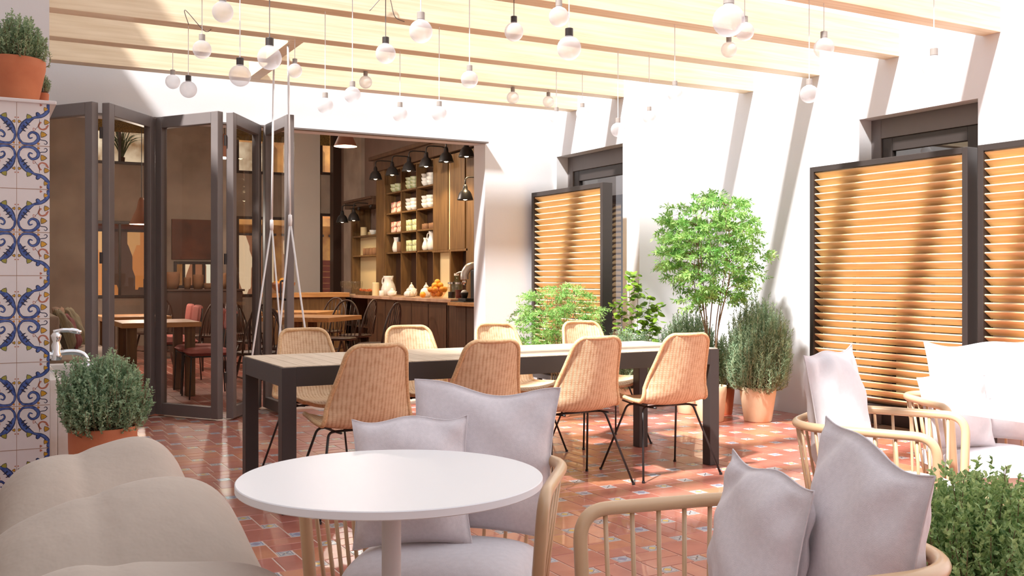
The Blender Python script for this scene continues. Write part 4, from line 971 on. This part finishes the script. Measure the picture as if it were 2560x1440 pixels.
def orange(label, loc, r=.043, group=None):
    b = MB(); b.lathe([(0, -r*.94)]+[(r*math.sin(a), -r*math.cos(a)*.97) for a in np.linspace(.25, 2.9, 12)]+[(0, r*.90)], 18); o = b.build('orange', M['orange'], smooth=True, loc=loc); tag(o, label, 'orange', group); return o
orange('single orange lying on the counter left of the orange bowl', (5.34, 12.33, CTZ+.0415))
t = thing('fruit_bowl', 'glass fruit bowl full of oranges on the counter', 'bowl', (5.42, 12.02, CTZ))
b = MB(); b.lathe([(0, 0), (.06, 0), (.07, .008), (.13, .09), (.155, .15), (.150, .15), (.125, .09), (.065, .016), (0, .014)], 28); b.build('bowl', glass('peach_glass', (.97, .90, .82), fac=.10), t, smooth=True)
k = 0
for ring, z, n in ((.045, .06, 3), (.09, .115, 6), (.05, .17, 4), (.0, .215, 1)):
    for j in range(n):
        a = 2*pi*j/n+ring*9; orange('orange heaped in the glass bowl on the counter', (5.42+ring*math.cos(a), 12.02+ring*math.sin(a), CTZ+z), .041, 'oranges in the glass bowl')
t = thing('glass_bottle', 'pale green glass carafe behind the bowl of oranges', 'bottle', (5.62, 11.85, CTZ)); b = MB(); b.lathe([(0, 0), (.075, 0), (.08, .01), (.08, .16), (.06, .21), (.03, .24), (.03, .30), (.026, .30), (.026, .24), (.055, .205), (.074, .16), (.074, .015), (0, .012)], 22); b.build('carafe', glass('green_glass', (.80, .92, .84), fac=.14), t, smooth=True)
b = MB(); b.lathe([(0, .30), (.033, .30), (.033, .33), (0, .33)], 14); b.build('stopper', M['porcelain'], t)
for k, (y, c_, lb) in enumerate(((11.58, (.03, .02, .015), 'glass jar of dark coffee beans left of the coffee machine'), (11.36, (.25, .05, .03), 'glass jar of reddish brown coffee next to the coffee machine'))):
    t = thing('coffee_jar', lb, 'jar', (5.42, y, CTZ), 0, 'coffee jars on the counter'); b = MB(); b.lathe([(0, 0), (.045, 0), (.047, .004), (.047, .19), (.043, .19), (.043, .008), (0, .008)], 18); b.build('jar', M['wineglass'], t, smooth=True)
    b = MB(); b.lathe([(0, .009), (.042, .009), (.042, .09+.03*k), (0, .09+.03*k)], 16); b.build('coffee', pm('coffee_%d' % k, c_, .7), t)
    b = MB(); b.lathe([(0, .191), (.049, .191), (.049, .215), (0, .215)], 18); b.build('lid', M['chrome'], t)
Z2 = CZ-.03
t = thing('coffee_machine', 'black and silver coffee machine at the near end of the counter', 'coffee machine', (5.47, 11.06, Z2+.013), .1)
b = MB(); b.box(.02, -.10, 0, .20, .10, .40); b.build('body', M['black'], t, bevel=.02)
b = MB(); b.tube(catmull([(.14, 0, .40), (.06, 0, .44), (-.06, 0, .42), (-.12, 0, .34), (-.12, 0, .27)], 6), .05, 14); b.build('brew_head', pm('silver_plastic', (.75, .73, .70), .25, metal=.6), t, smooth=True)
b = MB(); b.box(-.16, -.09, 0, .02, .09, .035); b.build('drip_tray', M['black'], t, bevel=.006)
b = MB(); b.lathe([(.022, .27), (.03, .24), (.02, .20), (0, .20)], 14, (-.12, 0, 0)); b.build('spout', M['chrome'], t, smooth=True)
b = MB(); b.tube(catmull([(-.02, .10, .33), (-.08, .15, .36), (-.14, .16, .34)], 5), .012, 8); b.build('lever', M['chrome'], t, smooth=True)
b = MB(); b.box(-.22, -.2, 0, .22, .2, .012); tag(b.build('serving_tray', M['black'], bevel=.004, loc=(5.47, 11.06, Z2)), 'flat black tray under the coffee machine', 'tray')
t = thing('coffee_cup', 'black cup with white foam under the coffee machine spout', 'cup', (5.348, 11.048, Z2+.0485)); b = MB(); b.lathe([(0, 0), (.035, 0), (.05, .06), (.052, .07), (.047, .07), (.03, .01), (0, .01)], 18); b.build('cup', M['black'], t, smooth=True)
b = MB(); b.lathe([(.0455, .062), (.04, .085), (.02, .10), (0, .104)], 16); b.build('foam', M['porcelain'], t, smooth=True)
t = thing('wine_bottle', 'tall dark bottle behind the coffee jars', 'bottle', (5.74, 11.42, CTZ)); b = MB(); b.lathe([(0, 0), (.04, 0), (.04, .22), (.03, .27), (.014, .31), (.014, .38), (0, .38)], 18); b.build('bottle', M['black'], t, smooth=True)
b = MB(); b.lathe([(0, .381), (.016, .381), (.016, .41), (0, .41)], 12); b.build('stopper', M['chrome'], t)

# ================================================================== CAFE ROOM : tables and chairs
def cafe_table(label, loc, sx, sy, rz, group='cafe tables', legs='post'):
    t = thing('cafe_table', label, 'table', loc, rz, group); b = MB(); b.box(-sx/2, -sy/2, .705, sx/2, sy/2, .755); b.build('tabletop', M['oaktop'], t, bevel=.004)
    if legs == 'post':
        b = MB(); b.box(-.04, -.04, .02, .04, .04, .705); b.build('column', M['oak'], t); b = MB(); b.box(-.25, -.25, 0, .25, .25, .02); b.build('base', M['black'], t, bevel=.004)
    else:
        for a in (-1, 1):
            for c in (-1, 1): b = MB(); b.box(a*(sx/2-.10)-.045, c*(sy/2-.08)-.045, 0, a*(sx/2-.10)+.045, c*(sy/2-.08)+.045, .705); b.build('leg', M['oak'], t, bevel=.003)
    return t
cafe_table('square oak cafe table seen between the swing ropes and the counter', (3.46, 11.22, 0), .86, .86, pi/4)
cafe_table('oak cafe table behind the square one, nearer the far wall', (3.80, 12.95, 0), .86, .86, pi/4+.1)
cafe_table('thick oak table with heavy square legs behind the leftmost glass leaves', (1.64, 10.72, 0), .76, .85, 0, legs='four')
cafe_table('second thick oak table, further back behind the leftmost glass leaves', (1.64, 12.45, 0), .76, .85, 0, legs='four')
def windsor(label, group='dark spindle-back chairs in the cafe'):
    t = thing('spindle_back_chair', label, 'chair', group=group); m_ = M['darkwood']
    b = MB(); b.lathe([(0, .425), (.19, .425), (.215, .435), (.215, .452), (.20, .46), (0, .452)], 24); b.build('seat', m_, t, smooth=True)
    for a in (-1, 1):
        for c in (-1, 1): b = MB(); b.tube([(a*.13, c*.12, .43), (a*.17, c*.165, .22), (a*.20, c*.20, 0)], [.013, .018, .011], 8); b.build('leg', m_, t, smooth=True)
    b = MB(); b.tube([(-.165, .165, .20), (-.165, -.165, .20)], .009, 6); b.tube([(.165, .165, .20), (.165, -.165, .20)], .009, 6); b.tube([(-.165, 0, .20), (.165, 0, .20)], .009, 6); b.build('stretcher', m_, t, smooth=True)
    hoop = [Vector((.20*math.cos(a)*(1.0), -.17-.10*math.sin(a), .455+.46*math.sin(a)**.8)) for a in np.linspace(0.0, pi, 22)]
    b = MB(); b.tube(hoop, .012, 8); b.build('hoop', m_, t, smooth=True)
    for k in range(-3, 4):
        x = k*.045; f = math.sqrt(1-(k*.045*1.28/.20)**2) if abs(k*.045*1.28) < .2 else 0
        b = MB(); b.tube([(x, -.165, .455), (x*1.28, -.17-.10*f, .455+.46*f**.8)], .0055, 6); b.build('spindle', m_, t, smooth=True)
    return t
w0 = windsor('dark spindle-back chair to the right of the square oak table, near the counter'); w0.location = (4.02, 10.62, 0); w0.rotation_euler.z = .75
for x, y, r, lb in ((4.0, 11.85, 2.45, 'dark spindle-back chair behind the square oak table, counter side'), (2.92, 11.78, -2.3, 'dark spindle-back chair behind the square oak table, under the swing ropes'), (2.86, 10.62, -.8, 'dark spindle-back chair left of the square oak table, partly behind the last door leaf'),
                    (4.40, 12.4, .8, 'dark spindle-back chair right of the back oak table'), (3.25, 13.5, -2.4, 'dark spindle-back chair left of the back oak table'), (4.40, 13.55, 2.35, 'dark spindle-back chair behind the back oak table'),
                    (2.50, 9.95, .05, 'dark spindle-back chair seen through the fourth glass leaf, back towards us'), (2.62, 13.3, .6, 'dark spindle-back chair seen through the middle glass leaf, below the clay pots'), (2.15, 14.3, .3, 'dark spindle-back chair furthest back in front of the sideboard')):
    dup(w0, (x, y, 0), r, lb)
def pinkchair(label):
    t = thing('upholstered_chair', label, 'chair', group='pink upholstered chairs in the cafe')
    def pad(hw, hd, hh, c, n=14):
        b = MB(); N = n
        for sg in (1, -1):
            b.grid(lambda i, j: ((-1+2*i)*hw*(1-.04*(-1+2*j)**2), (-1+2*j)*hd*(1-.04*(-1+2*i)**2), sg*hh*((max(0, 1-abs(-1+2*i)**6)*max(0, 1-abs(-1+2*j)**6))**.4)), N, N)
        return b
    b = pad(.22, .215, .04, None); b.V = [(x, y, z+.455) for x, y, z in b.V]; b.build('seat', M['pink'], t, smooth=True, weld=.0008)
    b = pad(.20, .11, .028, None); b.V = [(x, -.235-.12*(y)-z, .77+y) for x, y, z in b.V]; b.build('backrest', M['pink'], t, smooth=True, weld=.0008)
    for a in (-1, 1):
        b = MB(); b.tube([(a*.19, .19, .43), (a*.20, .21, 0)], .008, 7); b.build('leg', M['black'], t, smooth=True)
        b = MB(); b.tube([(a*.185, -.255, .84), (a*.19, -.215, .44), (a*.20, -.24, 0)], .008, 7); b.build('leg', M['black'], t, smooth=True)
    b = MB(); b.tube([(-.19, -.2, .418), (-.19, .19, .418), (.19, .19, .418), (.19, -.2, .418)], .008, 6, closed=True); b.build('seat_frame', M['black'], t, smooth=True)
    return t
p0 = pinkchair('dusty pink upholstered chair nearest the middle glass leaf'); p0.location = (2.06, 10.22, 0); p0.rotation_euler.z = pi/2
for x, y, lb in ((2.08, 10.80, 'dusty pink upholstered chair second from the glass, at the heavy oak table'), (2.10, 12.15, 'dusty pink upholstered chair third from the glass, at the back oak table'), (2.12, 12.72, 'dusty pink upholstered chair furthest from the glass')):
    dup(p0, (x, y, 0), pi/2, lb)
# banquette and its cushions, behind the first glass leaf
t = thing('banquette', 'beige banquette bench behind the leftmost glass leaf', 'bench', (.42, 0, 0)); b = MB(); b.box(0, 9.9, 0, .82, 13.6, .34); b.build('base', M['oak'], t); b = MB(); b.box(.0, 9.91, .34, .84, 13.59, .445); b.build('seat_pad', M['sofa'], t, bevel=.03)
b = MB(); b.box(.0, 9.91, .45, .26, 13.59, .85); b.build('backrest', M['sofa'], t, bevel=.03)
G = 'loose cushions on the banquette'; stripe = pm('striped_olive_fabric', rgb((150, 138, 104)), .9, c2=rgb((104, 96, 72)), vs=3, stretch=(26, 26, 1)); maroon = pm('maroon_fabric', rgb((132, 48, 54)), .9, var=.3, vs=60)
make_pillow('scatter_cushion', 'round-shouldered olive striped cushion next to the tiled pillar, behind the tap', 'cushion', .46, .46, .17, stripe, (.86, 10.95, .452), (.99, -.16), .30, 0, 31, G, False)
make_pillow('scatter_cushion', 'maroon cushion between two olive striped ones on the banquette', 'cushion', .40, .40, .13, maroon, (.96, 11.32, .452), (.99, -.2), .36, .05, 33, G, False)
make_pillow('scatter_cushion', 'olive striped cushion right of the maroon one on the banquette', 'cushion', .46, .46, .15, stripe, (1.03, 11.68, .452), (.99, -.22), .34, 0, 35, G, False)
make_pillow('scatter_cushion', 'dark patterned cushion furthest back on the banquette', 'cushion', .44, .44, .15, M['clay'], (.92, 12.3, .452), (.95, -.3), .25, 0, 37, G, False)
# sideboard with clay pots
t = thing('sideboard', 'dark sideboard with clay pots at the far side of the cafe', 'sideboard', (2.95, 15.45, 0)); b = MB(); b.box(-.65, -.22, .10, .65, .22, 1.0); b.build('body', M['darkwood'], t, bevel=.006); b = MB(); b.box(-.68, -.24, 1.0, .68, .24, 1.03); b.build('top', M['darkwood'], t, bevel=.004)
for a in (-1, 1): b = MB(); b.box(a*.6-.03, -.18, 0, a*.6+.03, .18, .10); b.build('foot', M['darkwood'], t)
for x, r, h, lb in ((2.60, .115, .26, 'tall clay pot at the left end of the sideboard'), (2.82, .055, .18, 'slim clay pot second on the sideboard'), (2.98, .085, .22, 'clay pot in the middle of the sideboard'), (3.14, .085, .09, 'low clay bowl on the sideboard'), (3.33, .09, .25, 'clay pot at the right end of the sideboard')):
    b = MB(); b.lathe([(0, 0), (r*.75, 0), (r*.95, h*.4), (r, h*.85), (r*.94, h), (r*.84, h), (r*.85, h*.4), (0, h*.2)], 20); tag(b.build('clay_pot', M['clay'], smooth=True, loc=(x, 15.45, 1.031)), lb, 'pot', 'clay pots on the sideboard')
b = MB(); b.box(3.10, FY-.06, 1.54, 3.90, FY-.002, 2.26); tag(b.build('wall_panel_picture', pm('rust_mottled_panel', rgb((128, 84, 66)), .7, c2=rgb((92, 66, 54)), vs=2.5, detail=8)), 'brown mottled panel on the far wall above the low window strip', 'picture')
# island bar with oranges near the far wall
t = thing('island_bar', 'oak topped bar in front of the far shop window', 'bar', (4.55, 15.2, 0)); b = MB(); b.box(-.55, -.25, 0, .60, .25, .90); b.build('body', M['oak'], t); b = MB(); b.box(-.6, -.3, .90, .65, .3, .97); b.build('top', M['oaktop'], t, bevel=.004)
t = thing('copper_bowl', 'copper bowl of oranges on the island bar', 'bowl', (4.18, 15.10, .971)); b = MB(); b.lathe([(0, 0), (.08, 0), (.19, .12), (.20, .16), (.19, .16), (.175, .12), (.07, .012), (0, .012)], 24); b.build('bowl', pm('copper', (.6, .28, .15), .35, metal=.6), t, smooth=True)
for j in range(7):
    a = 2*pi*j/6; q = .10 if j < 6 else 0; orange('orange piled in the copper bowl on the island bar', (4.18+q*math.cos(a), 15.10+q*math.sin(a), .971+.135+(.05 if j == 6 else 0)), .05, 'oranges in the copper bowl')
# roman blinds, one pendant lamp, and two more added to brighten the room
for x0, x1, lb in ((1.74, 2.72, 'straw blind over the upper left far window'), (4.24, 5.30, 'straw blind over the upper far window behind the fourth leaf'), (5.84, 6.03, 'straw blind over the narrow far window beside the corner post')):
    b = MB(); b.box(x0, FY-.07, 3.78, x1, FY-.055, 4.25)
    for k in range(3): b.box(x0, FY-.075, 3.76+k*.1, x1, FY-.05, 3.80+k*.1)
    tag(b.build('straw_blind', pm('straw', rgb((150, 120, 60)), .9, c2=rgb((96, 78, 40)), vs=60)), lb, 'blind', 'straw blinds on the far windows')
for k, (x, y, lb) in enumerate(((1.85, 13.2, 'clay coloured cone pendant lamp seen through the second glass leaf'), (3.1, 14.2, 'clay coloured cone pendant lamp added to light the cafe, further right'), (4.2, 12.2, 'clay coloured cone pendant lamp added to light the cafe, above the tables'))):
    z = 1.88 if k == 0 else 2.9
    t = thing('cone_pendant', lb, 'pendant lamp', (x, y, z), 0, 'cone pendant lamps in the cafe'); b = MB(); b.lathe([(.02, .34), (.04, .30), (.06, .20), (.15, .0), (.145, .0), (.05, .19), (0, .2)], 24); b.build('shade', pm('clay_shade', rgb((150, 104, 84)), .6), t, smooth=True)
    b = MB(); b.tube([(0, 0, .33), (0, 0, 4.6-z)], .005, 6); b.build('cord', M['black'], t); b = MB(); b.lathe([(0, .02), (.03, .05), (.03, .09), (0, .13)], 12); b.build('bulb', emit('pendant_glow', (1, .8, .55), 10), t, smooth=True)
    add_light('pendant_light', (x, y, z-.03), 120, (1, .90, .78), .06)
# red slatted cabinet beyond the narrow far window door
b = MB()
for k in range(14): b.box(5.84, 19.2, -.05+k*.115, 6.3, 19.24, .06+k*.115)
tag(b.build('red_louvre_shutter', pm('red_brown_paint', rgb((150, 74, 52)), .6)), 'red brown louvred shutter seen through the narrow far door', 'shutter')

# ================================================================== STREET SEEN THROUGH THE FAR WINDOWS
walls('road', [(-14, 18.72, -.3, 20, 40, -.05)], pm('street_paving', (.35, .33, .31), .8))
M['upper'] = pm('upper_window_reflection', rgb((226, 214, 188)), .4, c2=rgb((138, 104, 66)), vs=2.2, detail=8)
def shop(x0, x1, y, h, mat, glow, label, n=3):
    t = thing('shop_front', label, 'building', ((x0+x1)/2, y, -.05), 0, 'shop fronts across the street'); w_ = (x1-x0)/2
    b = MB(); b.box(-w_, 0, 0, w_, 2.5, h); b.build('facade', mat, t)
    for k in range(n):
        a = -w_+.25+k*(2*w_-.5)/n; c = a+(2*w_-.5)/n-.25
        b = MB(); b.box(a, -.04, .6, c, -.01, 2.3); b.build('lit_window', glow, t)
        f = MB(); f.box(a-.06, -.07, .54, c+.06, -.045, .6); f.box(a-.06, -.07, 2.3, c+.06, -.045, 2.36); f.box((a+c)/2-.03, -.07, .6, (a+c)/2+.03, -.045, 2.3); f.build('window_frame', M['darkwood'], t)
        b = MB(); b.box(a, -.04, 3.2, c, -.01, 4.6); b.build('upper_window', M['upper'], t)
    b = MB(); b.box(-w_, -.5, 2.55, w_, -.02, 2.75); b.build('awning', mat, t)
def shopglow(name, ca, cb, s, sc_):
    m, nt, b, out = nodes(name); N = nt.nodes; L = nt.links; tc = N.new('ShaderNodeTexCoord'); mp = N.new('ShaderNodeMapping'); mp.inputs['Scale'].default_value = (1, 1, .35)
    v = N.new('ShaderNodeTexVoronoi'); v.distance = 'CHEBYCHEV'; v.inputs['Scale'].default_value = sc_; L.new(tc.outputs['Object'], mp.inputs[0]); L.new(mp.outputs[0], v.inputs['Vector'])
    sp = N.new('ShaderNodeSeparateColor'); L.new(v.outputs['Color'], sp.inputs[0]); cr = N.new('ShaderNodeValToRGB'); cr.color_ramp.interpolation = 'CONSTANT'; e = cr.color_ramp.elements
    e[0].color = (*cb, 1); e[1].position = .45; e[1].color = (*ca, 1); x = e.new(.75); x.color = (*[min(1, c*1.3+.1) for c in ca], 1); L.new(sp.outputs[0], cr.inputs[0])
    b.inputs['Base Color'].default_value = (.02, .02, .02, 1); L.new(cr.outputs[0], b.inputs['Emission Color']); b.inputs['Emission Strength'].default_value = s; return m
warmglow = shopglow('warm_shop_window', (.9, .34, .08), (.10, .04, .02), .9, 2.6); whiteglow = shopglow('white_shop_window', (1.0, .80, .55), (.35, .14, .06), 1.3, 2.4)
shop(-3, 4.0, 24, 6, pm('rust_facade', rgb((150, 84, 52)), .8, c2=rgb((96, 62, 46)), vs=1.5), warmglow, 'rust coloured shop front with orange lit windows beyond the left far window')
shop(4.1, 9.5, 24.5, 6, pm('ochre_facade', rgb((214, 160, 92)), .8, c2=rgb((150, 98, 60)), vs=2), whiteglow, 'ochre shop front with bright windows beyond the right far window', 4)
shop(9.6, 14, 24, 6, pm('pink_facade', rgb((214, 176, 176)), .8, c2=rgb((170, 140, 150)), vs=2), whiteglow, 'pale pink house front beyond the narrow far window')

# spiky plant on the sill of the upper left far window
t = thing('spiky_plant', 'spiky green plant on the sill of the upper left far window', 'potted plant', (2.28, FY+.135, 3.201)); pot(t, .055, .14, 'clay', .8)
R = random.Random(6); b = MB()
for k in range(46):
    a = R.uniform(0, 2*pi); l_ = R.uniform(.4, .85); o_ = R.uniform(.05, .45); P = catmull([(.01*math.cos(a), .004*math.sin(a), .12), (o_*.4*math.cos(a), .02*math.sin(a), .12+l_*.6), (o_*math.cos(a), .05*math.sin(a), .12+l_*(.95-o_*.5))], 4)
    b.tube(P, [.008]*3+[.007]*3+[.002]*3, 4)
b.build('leaves', M['rosemary'], t)
